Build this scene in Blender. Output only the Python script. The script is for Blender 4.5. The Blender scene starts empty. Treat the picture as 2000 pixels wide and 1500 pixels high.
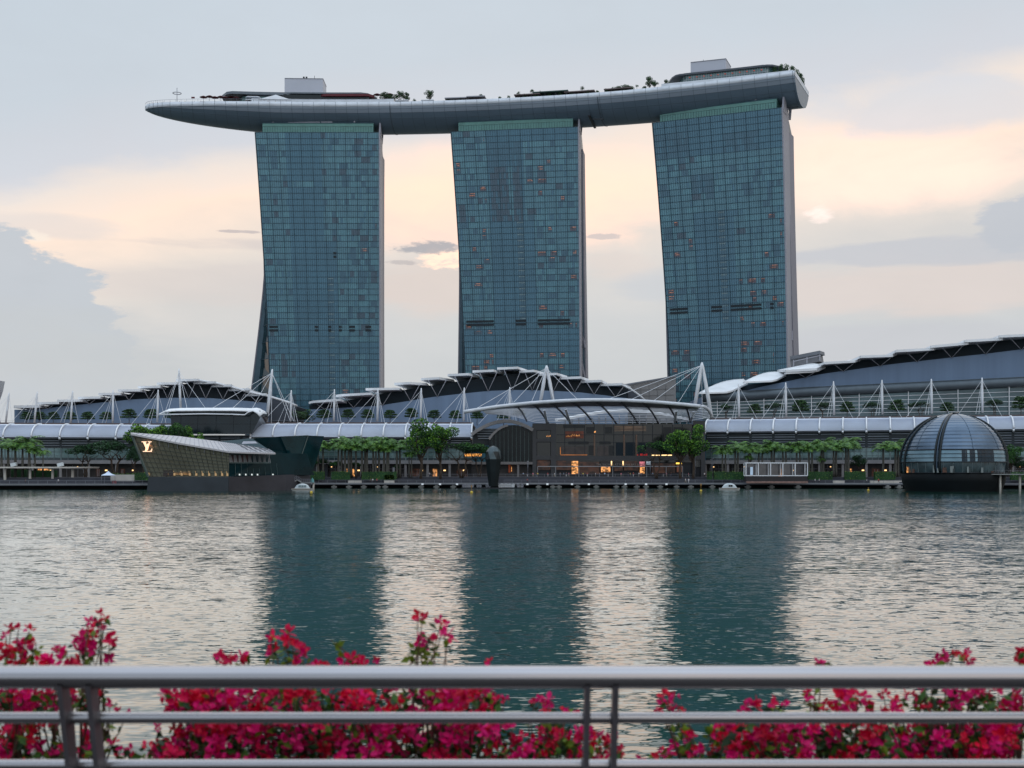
import bpy, bmesh, math, random
from mathutils import Vector, Matrix, noise
S = bpy.context.scene
COL = S.collection
R = math.radians
# ------------------------------------------------------------------ camera
CZ = 5.5                                   # eye height above the water
cam_d = bpy.data.cameras.new('camera')
cam = bpy.data.objects.new('camera', cam_d); COL.objects.link(cam)
cam.location = (0, 0, CZ); cam.rotation_euler = (R(90), 0, 0)
cam_d.sensor_width = 36; cam_d.lens = 45; cam_d.shift_y = 0.0875
cam_d.clip_start = 0.1; cam_d.clip_end = 20000
cam_d.dof.use_dof = True; cam_d.dof.focus_distance = 520; cam_d.dof.aperture_fstop = 5.2
S.camera = cam
S.view_settings.view_transform = 'Standard'; S.view_settings.look = 'None'
S.view_settings.exposure = 0.0; S.view_settings.gamma = 1
S.cycles.max_bounces = 6; S.cycles.transparent_max_bounces = 8
S.cycles.caustics_reflective = False; S.cycles.caustics_refractive = False
S.cycles.sample_clamp_indirect = 6

def lin(c):
    return tuple(((v/255)/12.92 if v/255 <= 0.04045 else ((v/255+0.055)/1.055)**2.4) for v in c)
# ------------------------------------------------------------------ sky
SUN_EL, SUN_AZ = R(34), R(-3)              # hidden behind the cloud and the middle towers
OVER, BACK = 2.0, .7
W = bpy.data.worlds.new('World'); S.world = W; W.use_nodes = True
nt = W.node_tree; nt.nodes.clear(); L = nt.links
def wn(t, **k):
    n = nt.nodes.new(t)
    for a, b in k.items(): setattr(n, a, b)
    return n
def put(sock, v):
    if isinstance(v, (int, float)): sock.default_value = v
    elif isinstance(v, tuple): sock.default_value = v if len(v) == 4 or sock.type == 'VECTOR' else (*v, 1)
    else: L.new(v, sock)
def mth(op, a, b=0.0, c=0.0, clamp=False):
    n = wn('ShaderNodeMath', operation=op, use_clamp=clamp)
    put(n.inputs[0], a); put(n.inputs[1], b); put(n.inputs[2], c)
    return n.outputs[0]
def mixc(f, a, b):
    n = wn('ShaderNodeMix', data_type='RGBA'); put(n.inputs[0], f); put(n.inputs[6], a); put(n.inputs[7], b)
    return n.outputs[2]
def sstep(v, lo, hi):
    n = wn('ShaderNodeMapRange', interpolation_type='SMOOTHSTEP')
    put(n.inputs[0], v); put(n.inputs[1], lo); put(n.inputs[2], hi); return n.outputs[0]
tc = wn('ShaderNodeTexCoord'); sx = wn('ShaderNodeSeparateXYZ'); L.new(tc.outputs['Generated'], sx.inputs[0])
dx, dy, dz = sx.outputs
az = mth('ARCTAN2', dx, dy)
el = mth('ARCSINE', dz)
def fbm(sc, det=5, rough=.55, dist=0.0, zs=2.6, off=0.0):
    mp = wn('ShaderNodeMapping'); L.new(tc.outputs['Generated'], mp.inputs[0])
    mp.inputs['Scale'].default_value = (1, 1, zs); mp.inputs['Location'].default_value = (off, off*.7, off*.3)
    n = wn('ShaderNodeTexNoise'); L.new(mp.outputs[0], n.inputs['Vector'])
    n.inputs['Scale'].default_value = sc; n.inputs['Detail'].default_value = det
    n.inputs['Roughness'].default_value = rough; n.inputs['Distortion'].default_value = dist
    return mth('MULTIPLY', mth('SUBTRACT', n.outputs['Fac'], .5), 2.6)
nA = fbm(4.5, 6, .55, .3); nB = fbm(13, 6, .6, .4, 2.4, 3.1); nC = fbm(32, 5, .6, .2, 3.0, 7.7)
nsum = mth('ADD', nA, mth('MULTIPLY', nB, .45))
# height coordinate bent by the big cloud forms; the warm break in the cloud climbs towards the right
e1 = mth('ADD', mth('ADD', el, mth('MULTIPLY', nsum, .022)), mth('ADD', mth('MULTIPLY', az, -.075), mth('MULTIPLY', mth('MINIMUM', mth('ADD', az, .14), 0.0), -.13)))
ramp = wn('ShaderNodeValToRGB'); cr = ramp.color_ramp
stops = [(0.0, (200,204,207)), (.06, (202,206,209)), (.115, (209,211,212)), (.155, (218,215,212)), (.19, (236,225,215)),
         (.225, (264,238,218)), (.258, (243,231,222)), (.278, (213,216,223)), (.32, (204,213,222)), (.40, (200,211,221)), (.7, (178,192,205)), (1.0, (165,180,195))]
while len(cr.elements) < len(stops): cr.elements.new(.5)
for e_, (p, c) in zip(cr.elements, stops):
    e_.position = p; e_.color = (*lin(c), 1)
L.new(e1, ramp.inputs[0])
c = ramp.outputs[0]
def blob(a0, e0, wa, we, amp, nz, lo=0.0, hi=.6):
    u = mth('DIVIDE', mth('SUBTRACT', az, a0), wa); v = mth('DIVIDE', mth('SUBTRACT', el, e0), we)
    q = mth('SUBTRACT', 1.0, mth('ADD', mth('MULTIPLY', u, u), mth('MULTIPLY', v, v)))
    return sstep(mth('ADD', q, mth('MULTIPLY', nz, amp)), lo, hi)
def pxd(px, py):
    a = math.atan((px-1000)/2500); return a, math.atan((925-py)/2500*math.cos(a))
def addblob(c, px, py, wx, wy, col, k, amp=2.0, nz=None, lo=0.0, hi=.6):
    a0, e0 = pxd(px, py)
    return mixc(mth('MULTIPLY', blob(a0, e0, wx/2500, wy/2500, amp, nz or nB, lo, hi), k), c, (*lin(col), 1))
nS = fbm(9, 5, .55, .2, 6.0, 5.3)        # long flat streaks
nD = mth('ADD', mth('MULTIPLY', nB, .5), mth('MULTIPLY', nC, .5))
c = addblob(c, 1720, 320, 300, 110, (282,246,226), .85, .5, nB, 0, 1.1)           # cream right
c = addblob(c, 1000, 390, 430, 130, (296,242,214), .85, .5, nB, 0, 1.2)           # cream middle
c = addblob(c, 1820, 215, 260, 62, (219,221,227), .75, .7, nB, 0, .8)
c = addblob(c, 1830, 560, 480, 75, (229,215,208), .7, .8, nS, 0, .9)              # peach under the bank
c = addblob(c, 1900, 488, 400, 30, (201,203,209), .85, .9, nS, 0, .5)             # grey bank right
c = addblob(c, 2030, 440, 118, 62, (197,201,208), .95, 1.5, nD, 0, .5)
c = addblob(c, 1800, 670, 420, 55, (201,203,209), .7, .7, nS, 0, .8)
c = addblob(c, 420, 555, 330, 55, (221,212,208), .6, .9, nS, 0, .9)
c = addblob(c, 90, 440, 160, 26, (232,223,218), .7, .8, nS, 0, .8)
c = addblob(c, 78, 462, 34, 15, (253,240,226), .9, 1.2, nC, 0, .8)                 # bright edge over the cumulus
c = addblob(c, -70, 720, 305, 262, (197,203,210), .97, .40, nC, 0, .16)          # cumulus left
c = addblob(c, 60, 700, 420, 120, (199,203,206), .85, .7, nS, 0, 1.0)
c = addblob(c, 470, 478, 220, 16, (214,205,203), .6, 1.2, nS, 0, .8)
c = addblob(c, 850, 560, 170, 60, (226,211,203), .7, .9, nS, 0, .9)
c = addblob(c, 868, 506, 66, 19, (290,250,222), .95, 2.2, nC, 0, .9)              # bright break
c = addblob(c, 818, 482, 72, 16, (168,170,177), .85, 2.6, nC, 0, .9)              # small dark clouds
c = addblob(c, 790, 512, 34, 6, (190,184,184), .7, 2.4, nC, 0, .8)
c = addblob(c, 1180, 462, 34, 7, (208,198,196), .8, 2.4, nC, 0, .8)
c = addblob(c, 1215, 520, 90, 34, (228,216,209), .6, 1.0, nS, 0, .9)
c = addblob(c, 460, 452, 55, 4, (198,188,188), .8, 1.8, nC, 0, .7)
c = addblob(c, 1597, 420, 38, 18, (275,254,244), .9, 1.8, nC, 0, 1.3)
c = addblob(c, 1300, 555, 120, 40, (200,206,214), .5, .9, nS, 0, .9)
# faint overall mottling, so that no part of the sky is a flat wash
mv = wn('ShaderNodeVectorMath', operation='SCALE'); L.new(c, mv.inputs[0])
L.new(mth('ADD', 1.0, mth('ADD', mth('MULTIPLY', nB, .025), mth('MULTIPLY', nA, .035))), mv.inputs['Scale'])
sky = wn('ShaderNodeTexSky', sky_type='NISHITA'); sky.sun_disc = False
sky.sun_elevation = SUN_EL; sky.sun_rotation = SUN_AZ
sk = wn('ShaderNodeVectorMath', operation='SCALE'); L.new(sky.outputs[0], sk.inputs[0]); sk.inputs['Scale'].default_value = .07
fl = wn('ShaderNodeVectorMath', operation='SCALE'); L.new(mv.outputs[0], fl.inputs[0])
# extra sky brightness overhead and behind the viewer, added to light the surfaces
L.new(mth('ADD', 1.0, mth('ADD', mth('MULTIPLY', sstep(el, .55, 1.15), OVER), mth('MULTIPLY', sstep(mth('MULTIPLY', dy, -1.0), -.1, .6), BACK))), fl.inputs['Scale'])
fin = mixc(.975, sk.outputs[0], fl.outputs[0])     # the cloud deck lets little of the clear sky through
bg = wn('ShaderNodeBackground'); L.new(fin, bg.inputs[0]); bg.inputs[1].default_value = 1.0
wo = wn('ShaderNodeOutputWorld'); L.new(bg.outputs[0], wo.inputs[0])
# ------------------------------------------------------------------ sun, veiled by cloud
sd = bpy.data.lights.new('sun', 'SUN'); so = bpy.data.objects.new('sun', sd); COL.objects.link(so)
sd.energy = 0.6; sd.angle = R(80); sd.color = (1, .93, .84)
d = Vector((math.sin(SUN_AZ)*math.cos(SUN_EL), math.cos(SUN_AZ)*math.cos(SUN_EL), math.sin(SUN_EL)))
so.rotation_euler = d.to_track_quat('Z', 'Y').to_euler()

# ------------------------------------------------------------------ materials
MATS = {}
def mat(name, col, rough=.6, metal=0.0, var=.12, vs=.3, spec=.5, emit=None, es=1.0, bump=0.0, bs=4.0, sub=None, stretch=(1,1,1)):
    if name in MATS: return MATS[name]
    m = bpy.data.materials.new(name); m.use_nodes = True; t = m.node_tree; b = t.nodes['Principled BSDF']
    b.inputs['Roughness'].default_value = rough; b.inputs['Metallic'].default_value = metal
    b.inputs['Specular IOR Level'].default_value = spec
    base = lin(col) if max(col) > 1 else col
    g = t.nodes.new('ShaderNodeNewGeometry'); mp = t.nodes.new('ShaderNodeMapping'); t.links.new(g.outputs['Position'], mp.inputs[0])
    mp.inputs['Scale'].default_value = stretch
    n = t.nodes.new('ShaderNodeTexNoise'); n.inputs['Scale'].default_value = vs; n.inputs['Detail'].default_value = 5
    t.links.new(mp.outputs[0], n.inputs['Vector'])
    mr = t.nodes.new('ShaderNodeMapRange'); t.links.new(n.outputs['Fac'], mr.inputs[0])
    mr.inputs[1].default_value = .3; mr.inputs[2].default_value = .7
    mr.inputs[3].default_value = 1-var; mr.inputs[4].default_value = 1+var
    v = t.nodes.new('ShaderNodeVectorMath'); v.operation = 'SCALE'; v.inputs[0].default_value = base
    t.links.new(mr.outputs[0], v.inputs['Scale']); t.links.new(v.outputs[0], b.inputs['Base Color'])
    if emit:
        if var > .2:      # uneven light: shelves, lamps and goods behind the glass
            n3 = t.nodes.new('ShaderNodeTexNoise'); n3.inputs['Scale'].default_value = vs*.9; n3.inputs['Detail'].default_value = 3; t.links.new(mp.outputs[0], n3.inputs['Vector'])
            r3 = t.nodes.new('ShaderNodeMapRange'); t.links.new(n3.outputs['Fac'], r3.inputs[0]); r3.inputs[1].default_value = .38; r3.inputs[2].default_value = .62; r3.inputs[3].default_value = .12; r3.inputs[4].default_value = 1.25
            v3 = t.nodes.new('ShaderNodeVectorMath'); v3.operation = 'SCALE'; v3.inputs[0].default_value = lin(emit); t.links.new(r3.outputs[0], v3.inputs['Scale']); t.links.new(v3.outputs[0], b.inputs['Emission Color'])
        else: b.inputs['Emission Color'].default_value = (*(lin(emit)), 1)
        b.inputs['Emission Strength'].default_value = es
    if False:
        b.inputs['Emission Color'].default_value = (*(lin(emit)), 1); b.inputs['Emission Strength'].default_value = es
    if bump:
        n2 = t.nodes.new('ShaderNodeTexNoise'); n2.inputs['Scale'].default_value = bs; n2.inputs['Detail'].default_value = 4
        t.links.new(mp.outputs[0], n2.inputs['Vector'])
        bp = t.nodes.new('ShaderNodeBump'); bp.inputs['Strength'].default_value = bump
        t.links.new(n2.outputs['Fac'], bp.inputs['Height']); t.links.new(bp.outputs[0], b.inputs['Normal'])
    MATS[name] = m; return m
WHITE = mat('white painted steel', (215,216,220), .45, 0, .08)
WHITE2 = mat('white roof membrane', (226,226,228), .6, 0, .10, .12)
CREAM = mat('cream concrete', (186,180,172), .7, 0, .12)
GREYP = mat('pale grey panel', (150,150,158), .55, .1, .10, .15)
FIN = mat('pale metal fin', (142,141,150), .55, .1, .08, .05)
HULL = mat('silver hull with painted shade', (100,116,130), .45, .2, .12, .06, stretch=(.4,1,2.5))
PARAP = mat('white parapet panel', (200,204,211), .5, 0, .10, .2)
DRUM = mat('blue grey ribbed cladding', (104,124,150), .55, .15, .08, .08, bump=.2, bs=1.2, stretch=(4,4,.1))
RECESS = mat('dark recess glass', (8,27,38), .5, 0, .25, .1, .25)
LOUVD = mat('dark louvre backing', (22,34,42), .5, 0, .3, .2)
SLAT = mat('grey louvre slat', (128,136,146), .5, .2, .1)
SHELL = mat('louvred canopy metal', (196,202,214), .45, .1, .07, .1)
GLASSL = mat('pale green glass', (92,118,118), .12, .2, .25, .12, .8)
GLASSD = mat('dark teal glass', (14,42,48), .10, 0, .35, .12, .4)
GLASSK = mat('black reflective glass', (16,22,24), .10, .1, .3, .25, .5)
CONC = mat('weathered concrete', (110,110,116), .8, 0, .2, .3)
CONCD = mat('dark stone step', (58,60,68), .8, 0, .2, .4)
PLINTH = mat('charcoal plinth cladding', (44,50,56), .65, 0, .22, .2)
BROWN = mat('brown terrace cladding', (92,80,80), .7, 0, .2, .3)
STEEL = mat('brushed handrail steel', (160,155,156), .22, .95, .12, 3.0, stretch=(.2,1,1))
RAILM = mat('grey railing steel', (120,122,130), .45, .4, .1)
DARKM = mat('dark metal', (34,38,44), .4, .5, .15)
BLACK = mat('black lacquered metal', (16,26,30), .3, .4, .2, .2)
RED = mat('red canvas', (84,22,32), .7)
STONE = mat('grey promenade stone', (46,44,45), .75, 0, .2, .6)
LAND = mat('ground soil and paving', (70,74,66), .9, 0, .3, .02)
BARK = mat('brown bark', (64,52,42), .9, 0, .3, 2)
PTRUNK = mat('grey palm trunk', (78,76,70), .85, 0, .25, 2)
def leafmat(name, col, var=.35, vs=.4, rough=.6, tr=.25):
    m = mat(name, col, rough, 0, var, vs, .25)
    return m
LEAFD = leafmat('dark leaf', (34,66,36)); LEAFM = leafmat('mid green leaf', (58,98,40)); LEAFL = leafmat('light leaf', (96,138,44))
LEAFX = leafmat('deep shade leaf', (24,46,32))
WARM = mat('warm lit interior', (120,80,50), .6, emit=(255,176,104), es=.95, var=.4, vs=1.1)
WARMB = mat('bright lamp', (255,220,170), .6, emit=(255,206,140), es=1.9, var=0)
WARMD = mat('dim lit interior', (46,40,38), .6, emit=(190,120,84), es=.07, var=.4, vs=.8)
COOLL = mat('cool white lamp', (200,210,220), .5, emit=(225,240,255), es=1.2, var=0)
# ------------------------------------------------------------------ mesh helpers
class M:
    def __init__(s): s.v = []; s.f = []; s.m = []; s.sm = []
    def poly(s, pts, mi=0, sm=False):
        i = len(s.v); s.v += [tuple(p) for p in pts]; s.f.append(tuple(range(i, i+len(pts)))); s.m.append(mi); s.sm.append(sm)
    def box(s, x0, x1, y0, y1, z0, z1, mi=0):
        s.hexa([(x0,y0,z0),(x1,y0,z0),(x1,y1,z0),(x0,y1,z0),(x0,y0,z1),(x1,y0,z1),(x1,y1,z1),(x0,y1,z1)], mi)
    def hexa(s, p, mi=0):
        i = len(s.v); s.v += [tuple(q) for q in p]
        for f in ((0,3,2,1),(4,5,6,7),(0,1,5,4),(1,2,6,5),(2,3,7,6),(3,0,4,7)):
            s.f.append(tuple(i+k for k in f)); s.m.append(mi); s.sm.append(False)
    def beam(s, a, b, w, h=None, mi=0, up=(0,0,1)):
        a = Vector(a); b = Vector(b); h = h or w; t = (b-a)
        if t.length < 1e-6: return
        t.normalize(); u = Vector(up)
        if abs(t.dot(u)) > .98: u = Vector((0,1,0))
        r = t.cross(u).normalized()*w/2; q = r.cross(t).normalized()*h/2
        s.hexa([a-r-q,a+r-q,b+r-q,b-r-q,a-r+q,a+r+q,b+r+q,b-r+q], mi)
    def tube(s, pts, rad, n=8, mi=0, cap=True, sm=True):
        pts = [Vector(p) for p in pts]; k = len(pts)
        rads = rad if isinstance(rad, (list, tuple)) else [rad]*k
        base = len(s.v); prev = None
        for i, p in enumerate(pts):
            t = (pts[min(i+1,k-1)]-pts[max(i-1,0)]).normalized()
            u = prev if prev is not None else (Vector((0,0,1)) if abs(t.z) < .9 else Vector((1,0,0)))
            r = (u - t*u.dot(t)).normalized(); prev = r; q = t.cross(r)
            for j in range(n):
                an = 2*math.pi*j/n; s.v.append(tuple(p+(r*math.cos(an)+q*math.sin(an))*rads[i]))
        for i in range(k-1):
            for j in range(n):
                a = base+i*n+j; b = base+i*n+(j+1)%n
                s.f.append((a,b,b+n,a+n)); s.m.append(mi); s.sm.append(sm)
        if cap:
            s.f.append(tuple(base+j for j in range(n))[::-1]); s.m.append(mi); s.sm.append(False)
            s.f.append(tuple(base+(k-1)*n+j for j in range(n))); s.m.append(mi); s.sm.append(False)
    def grid(s, rows, mi=0, sm=True, thick=None):
        """rows: list of rows of points; thick: offset vector gives it a second skin and rim"""
        R_, C_ = len(rows), len(rows[0]); b = len(s.v)
        for r in rows: s.v += [tuple(p) for p in r]
        for i in range(R_-1):
            for j in range(C_-1):
                s.f.append((b+i*C_+j, b+i*C_+j+1, b+(i+1)*C_+j+1, b+(i+1)*C_+j)); s.m.append(mi); s.sm.append(sm)
        if thick:
            t = Vector(thick); b2 = len(s.v)
            for r in rows: s.v += [tuple(Vector(p)+t) for p in r]
            for i in range(R_-1):
                for j in range(C_-1):
                    s.f.append((b2+i*C_+j, b2+(i+1)*C_+j, b2+(i+1)*C_+j+1, b2+i*C_+j+1)); s.m.append(mi); s.sm.append(sm)
            def rim(a, c):
                s.f.append((a, c, c+b2-b, a+b2-b)); s.m.append(mi); s.sm.append(False)
            for j in range(C_-1):
                rim(b+j+1, b+j); rim(b+(R_-1)*C_+j, b+(R_-1)*C_+j+1)
            for i in range(R_-1):
                rim(b+i*C_, b+(i+1)*C_); rim(b+(i+1)*C_+C_-1, b+i*C_+C_-1)
    def prism(s, pts, ext, mi=0):
        e = Vector(ext); p = [Vector(q) for q in pts]; n = len(p); i = len(s.v)
        s.v += [tuple(q) for q in p] + [tuple(q+e) for q in p]
        s.f.append(tuple(i+k for k in range(n))); s.m.append(mi); s.sm.append(False)
        s.f.append(tuple(i+n+k for k in reversed(range(n)))); s.m.append(mi); s.sm.append(False)
        for k in range(n):
            a, b = i+k, i+(k+1) % n; s.f.append((b, a, a+n, b+n)); s.m.append(mi); s.sm.append(False)
    def lathe(s, prof, c=(0,0,0), n=24, mi=0, sm=True, a0=0, a1=2*math.pi, sy=1.0):
        full = abs(a1-a0-2*math.pi) < 1e-6; cols = n if full else n+1; b = len(s.v)
        for r, z in prof:
            for j in range(cols):
                an = a0+(a1-a0)*j/n; s.v.append((c[0]+r*math.cos(an), c[1]+r*sy*math.sin(an), c[2]+z))
        for i in range(len(prof)-1):
            for j in range(n):
                a = b+i*cols+j; q = b+i*cols+(j+1)%cols
                s.f.append((a,q,q+cols,a+cols)); s.m.append(mi); s.sm.append(sm)
    def build(s, name, mats, parent=None, org=None):
        o_ = Vector(org) if org is not None else (Vector(parent['_o']) if parent is not None and '_o' in parent else Vector((0,0,0)))
        me = bpy.data.meshes.new(name)
        me.from_pydata([tuple(Vector(p)-o_) for p in s.v], [], s.f)
        if not isinstance(mats, (list, tuple)): mats = [mats]
        for m in mats: me.materials.append(m)
        me.polygons.foreach_set('material_index', [min(k, len(mats)-1) for k in s.m])
        me.polygons.foreach_set('use_smooth', s.sm); me.update()
        o = bpy.data.objects.new(name, me); COL.objects.link(o)
        if parent is not None:
            o.parent = parent; o['_o'] = tuple(o_)
        else: o.location = o_
        return o
def tag(o, label=None, cat=None, group=None, kind=None):
    if label: o['label'] = label
    if cat: o['category'] = cat
    if group: o['group'] = group
    if kind: o['kind'] = kind
    return o
def thing(name, label, cat, loc, group=None):
    o = bpy.data.objects.new(name, None); COL.objects.link(o); o.location = loc; o['_o'] = tuple(loc)
    o.empty_display_size = .5
    return tag(o, label, cat, group)
def solo(m, name, mats, label, cat, org, group=None):
    o = m.build(name, mats, None, org); return tag(o, label, cat, group)
def kids(o): return [c for c in COL.objects if c.parent == o]
def copy_tree(o, ch=None, parent=None):
    """a copy of a thing with copies of its parts"""
    n = o.copy(); COL.objects.link(n); n.parent = parent
    for k in (ch if ch is not None else kids(o)): 
        q = k.copy(); COL.objects.link(q); q.parent = n
    return n
def P(px, py, Y):
    """a point at depth Y that the photograph shows at px, py"""
    return Vector(((px-1000)/2500*Y, Y, CZ-(py-925)/2500*Y))
def PZ(px, py, z):
    Y = (z-CZ)*2500/(925-py); return Vector(((px-1000)/2500*Y, Y, z))
def X_(px, Y): return (px-1000)/2500*Y
def Z_(py, Y): return CZ-(py-925)/2500*Y
ORD = ['first','second','third','fourth','fifth','sixth','seventh','eighth','ninth','tenth','eleventh','twelfth','thirteenth','fourteenth','fifteenth','sixteenth','seventeenth','eighteenth','nineteenth','twentieth','twenty-first','twenty-second','twenty-third','twenty-fourth','twenty-fifth','twenty-sixth','twenty-seventh','twenty-eighth']
def lerp(a, b, t): return a+(b-a)*t
def interp(tab, x):
    if x <= tab[0][0]: return tab[0][1]
    for (a, b), (c, d) in zip(tab, tab[1:]):
        if x <= c: return lerp(b, d, (x-a)/(c-a))
    return tab[-1][1]
# ================================================================== water, land, promenade
SH = [(-700,420),(-128,440),(-72,476),(60,480),(210,452),(420,412),(700,360)]
def shore(x): return interp(SH, x)
XS = [-700,-500,-400,-300,-220,-170,-128,-100,-72,-40,0,30,60,100,150,210,280,420,700]
def ribbon(m, o1, z1, o2, z2, mi=0, xs=None):
    xs = xs or XS
    for a, b in zip(xs, xs[1:]):
        m.poly([(a,shore(a)+o1,z1),(b,shore(b)+o1,z1),(b,shore(b)+o2,z2),(a,shore(a)+o2,z2)], mi)
def watermat():
    m = bpy.data.materials.new('bay water'); m.use_nodes = True; t = m.node_tree; b = t.nodes['Principled BSDF']
    b.inputs['Base Color'].default_value = (.005,.032,.022,1); b.inputs['Roughness'].default_value = .035
    b.inputs['IOR'].default_value = 1.36; b.inputs['Specular IOR Level'].default_value = .5
    g = t.nodes.new('ShaderNodeNewGeometry')
    def layer(scx, scy, amp, rot, det, off):
        mp = t.nodes.new('ShaderNodeMapping'); t.links.new(g.outputs['Position'], mp.inputs[0])
        mp.inputs['Scale'].default_value = (scx, scy, 1); mp.inputs['Rotation'].default_value = (0,0,rot); mp.inputs['Location'].default_value = (off,off,0)
        n = t.nodes.new('ShaderNodeTexNoise'); n.inputs['Scale'].default_value = 1; n.inputs['Detail'].default_value = det
        n.inputs['Roughness'].default_value = .5; n.inputs['Distortion'].default_value = .25
        t.links.new(mp.outputs[0], n.inputs['Vector'])
        s = t.nodes.new('ShaderNodeVectorMath'); s.operation = 'SUBTRACT'; t.links.new(n.outputs['Color'], s.inputs[0]); s.inputs[1].default_value = (.5,.5,.5)
        k = t.nodes.new('ShaderNodeVectorMath'); k.operation = 'MULTIPLY'; t.links.new(s.outputs[0], k.inputs[0]); k.inputs[1].default_value = (amp*.75, amp, 0)
        return k.outputs[0]
    ls = [layer(2.3,4.6,WA[0],.10,2.5,0), layer(.6,1.5,WA[1],-.15,2,40), layer(.05,.11,WA[2],.2,2,90)]
    acc = ls[0]
    # breezes: broad patches where the ripples are stronger
    mp = t.nodes.new('ShaderNodeMapping'); t.links.new(g.outputs['Position'], mp.inputs[0]); mp.inputs['Scale'].default_value = (.010,.022,1)
    n = t.nodes.new('ShaderNodeTexNoise'); n.inputs['Scale'].default_value = 1; n.inputs['Detail'].default_value = 4; t.links.new(mp.outputs[0], n.inputs['Vector'])
    mr = t.nodes.new('ShaderNodeMapRange'); t.links.new(n.outputs['Fac'], mr.inputs[0]); mr.inputs[1].default_value = .35; mr.inputs[2].default_value = .65; mr.inputs[3].default_value = .55; mr.inputs[4].default_value = 1.3
    for l in ls[1:]:
        a = t.nodes.new('ShaderNodeVectorMath'); a.operation = 'ADD'; t.links.new(acc, a.inputs[0]); t.links.new(l, a.inputs[1]); acc = a.outputs[0]
    sc = t.nodes.new('ShaderNodeVectorMath'); sc.operation = 'SCALE'; t.links.new(acc, sc.inputs[0]); t.links.new(mr.outputs[0], sc.inputs['Scale'])
    a = t.nodes.new('ShaderNodeVectorMath'); a.operation = 'ADD'; t.links.new(sc.outputs[0], a.inputs[0]); a.inputs[1].default_value = (0,-.027,1)   # the ripples lean a little towards the near shore
    nn = t.nodes.new('ShaderNodeVectorMath'); nn.operation = 'NORMALIZE'; t.links.new(a.outputs[0], nn.inputs[0])
    t.links.new(nn.outputs[0], b.inputs['Normal'])
    return m
WA = (.34,.22,.06)
m = M(); m.poly([(-9000,4.9,0),(9000,4.9,0),(9000,620,0),(-9000,620,0)])
tag(m.build('water', watermat()), kind='structure')
m = M(); ribbon(m, 13.5, 4.10, 60, 4.10); ribbon(m, 60, 4.10, 12000, 4.10)
ribbon(m, 13.5, -2, 13.5, 4.10)
for s_ in (-1, 1):
    m.poly([(s_*700, shore(s_*700)+13.5, 4.1), (s_*9000, 420, 4.1), (s_*9000, 12000, 4.1), (s_*700, 12000, 4.1)])
tag(m.build('ground', LAND), kind='structure')
m = M(); ribbon(m, 13.4, 4.2, 40, 4.2); ribbon(m, 13.4, 4.0, 13.4, 4.2)
tag(m.build('upper_promenade', mat('upper promenade paving', (88,84,86), .8, 0, .2, .5)), kind='structure')
m = M()
for k in range(5):
    z0 = 2.0+k*.43; o = 7+k*1.3
    ribbon(m, o, z0, o, z0+.43, 0); ribbon(m, o, z0+.43, o+1.3, z0+.43, 1)
tag(m.build('promenade_steps', [CONCD, mat('step tread', (78,76,84), .8, 0, .15, .6)]), kind='structure')
m = M(); ribbon(m, -.3, 1.95, 7.3, 1.95, 0); ribbon(m, -.3, 1.35, -.3, 1.95, 1); ribbon(m, -.36, 1.72, -.36, 1.95, 2); ribbon(m,-.36,1.72,-.3,1.72,2)
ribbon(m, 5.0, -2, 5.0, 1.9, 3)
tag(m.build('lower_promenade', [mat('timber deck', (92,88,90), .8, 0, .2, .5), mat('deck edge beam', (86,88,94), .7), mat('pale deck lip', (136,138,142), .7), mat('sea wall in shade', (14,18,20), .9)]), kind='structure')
# viewer's side of the bay
m = M(); m.box(-60, 60, -80, 4.75, 3.0, 3.9)
tag(m.build('pavement', STONE), kind='structure')
m = M(); m.box(-60, 60, 4.78, 5.1, -3, 3.86)
tag(m.build('quay_edge', CONC), kind='structure')
# piles and fender lamps under the far promenade
pm = M(); pm.box(-1.0,1.0,-.1,3.5,.3,.85); pm.box(-.5,.5,.1,2,-.8,.3); pm.box(-.45,.45,.05,2,.85,1.35)
mid = [px for px in (652,681,710,738,752,793,822,852,885,915,1016,1052,1080,1092,1128,1165,1204,1220,1244,1262,1290,1322,1350,1392,1462,1508,1560,1735,1758)]
first = None
for i, px in enumerate(mid):
    x = X_(px, 479); y = shore(x)
    x = X_(px, y-.3)
    if first is None:
        first = thing('deck_pile', '', 'pile', (x, y, 0), 'concrete piles under the promenade edge'); 
        pm2 = M(); pm2.v = [(a+x,b+y,c_) for a,b,c_ in pm.v]; pm2.f = pm.f; pm2.m = pm.m; pm2.sm = pm.sm
        pm2.build('pile_cap', mat('pale pile concrete', (118,118,116), .8), first); o = first
    else:
        o = copy_tree(first); o.location = (x, y, 0)
    o['label'] = 'squat concrete pile under the promenade edge, ' + ORD[i] + ' from the left' if i < 28 else 'squat concrete pile under the promenade edge, nearest the glass dome'
lm = M(); lm.box(-.42,.42,-.12,.1,-.3,.3)
lprot = None
for i, px in enumerate((826,860,893,1030,1069,1117,1150,1222,1262,1302)):
    x = X_(px, 479); y = shore(x)-.5
    if lprot is None:
        lprot = lm.build('fender_lamp', mat('white lamp box', (190,195,200), .4, emit=(230,238,245), es=.35, var=0)); o = lprot
        tag(o, None, 'lamp', 'white lamp boxes along the deck edge')
    else: o = lprot.copy(); COL.objects.link(o)
    o.location = (x, y, 1.55)
    o['label'] = 'small white lamp box on the deck edge, '+ORD[i]+' from the left'
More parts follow.
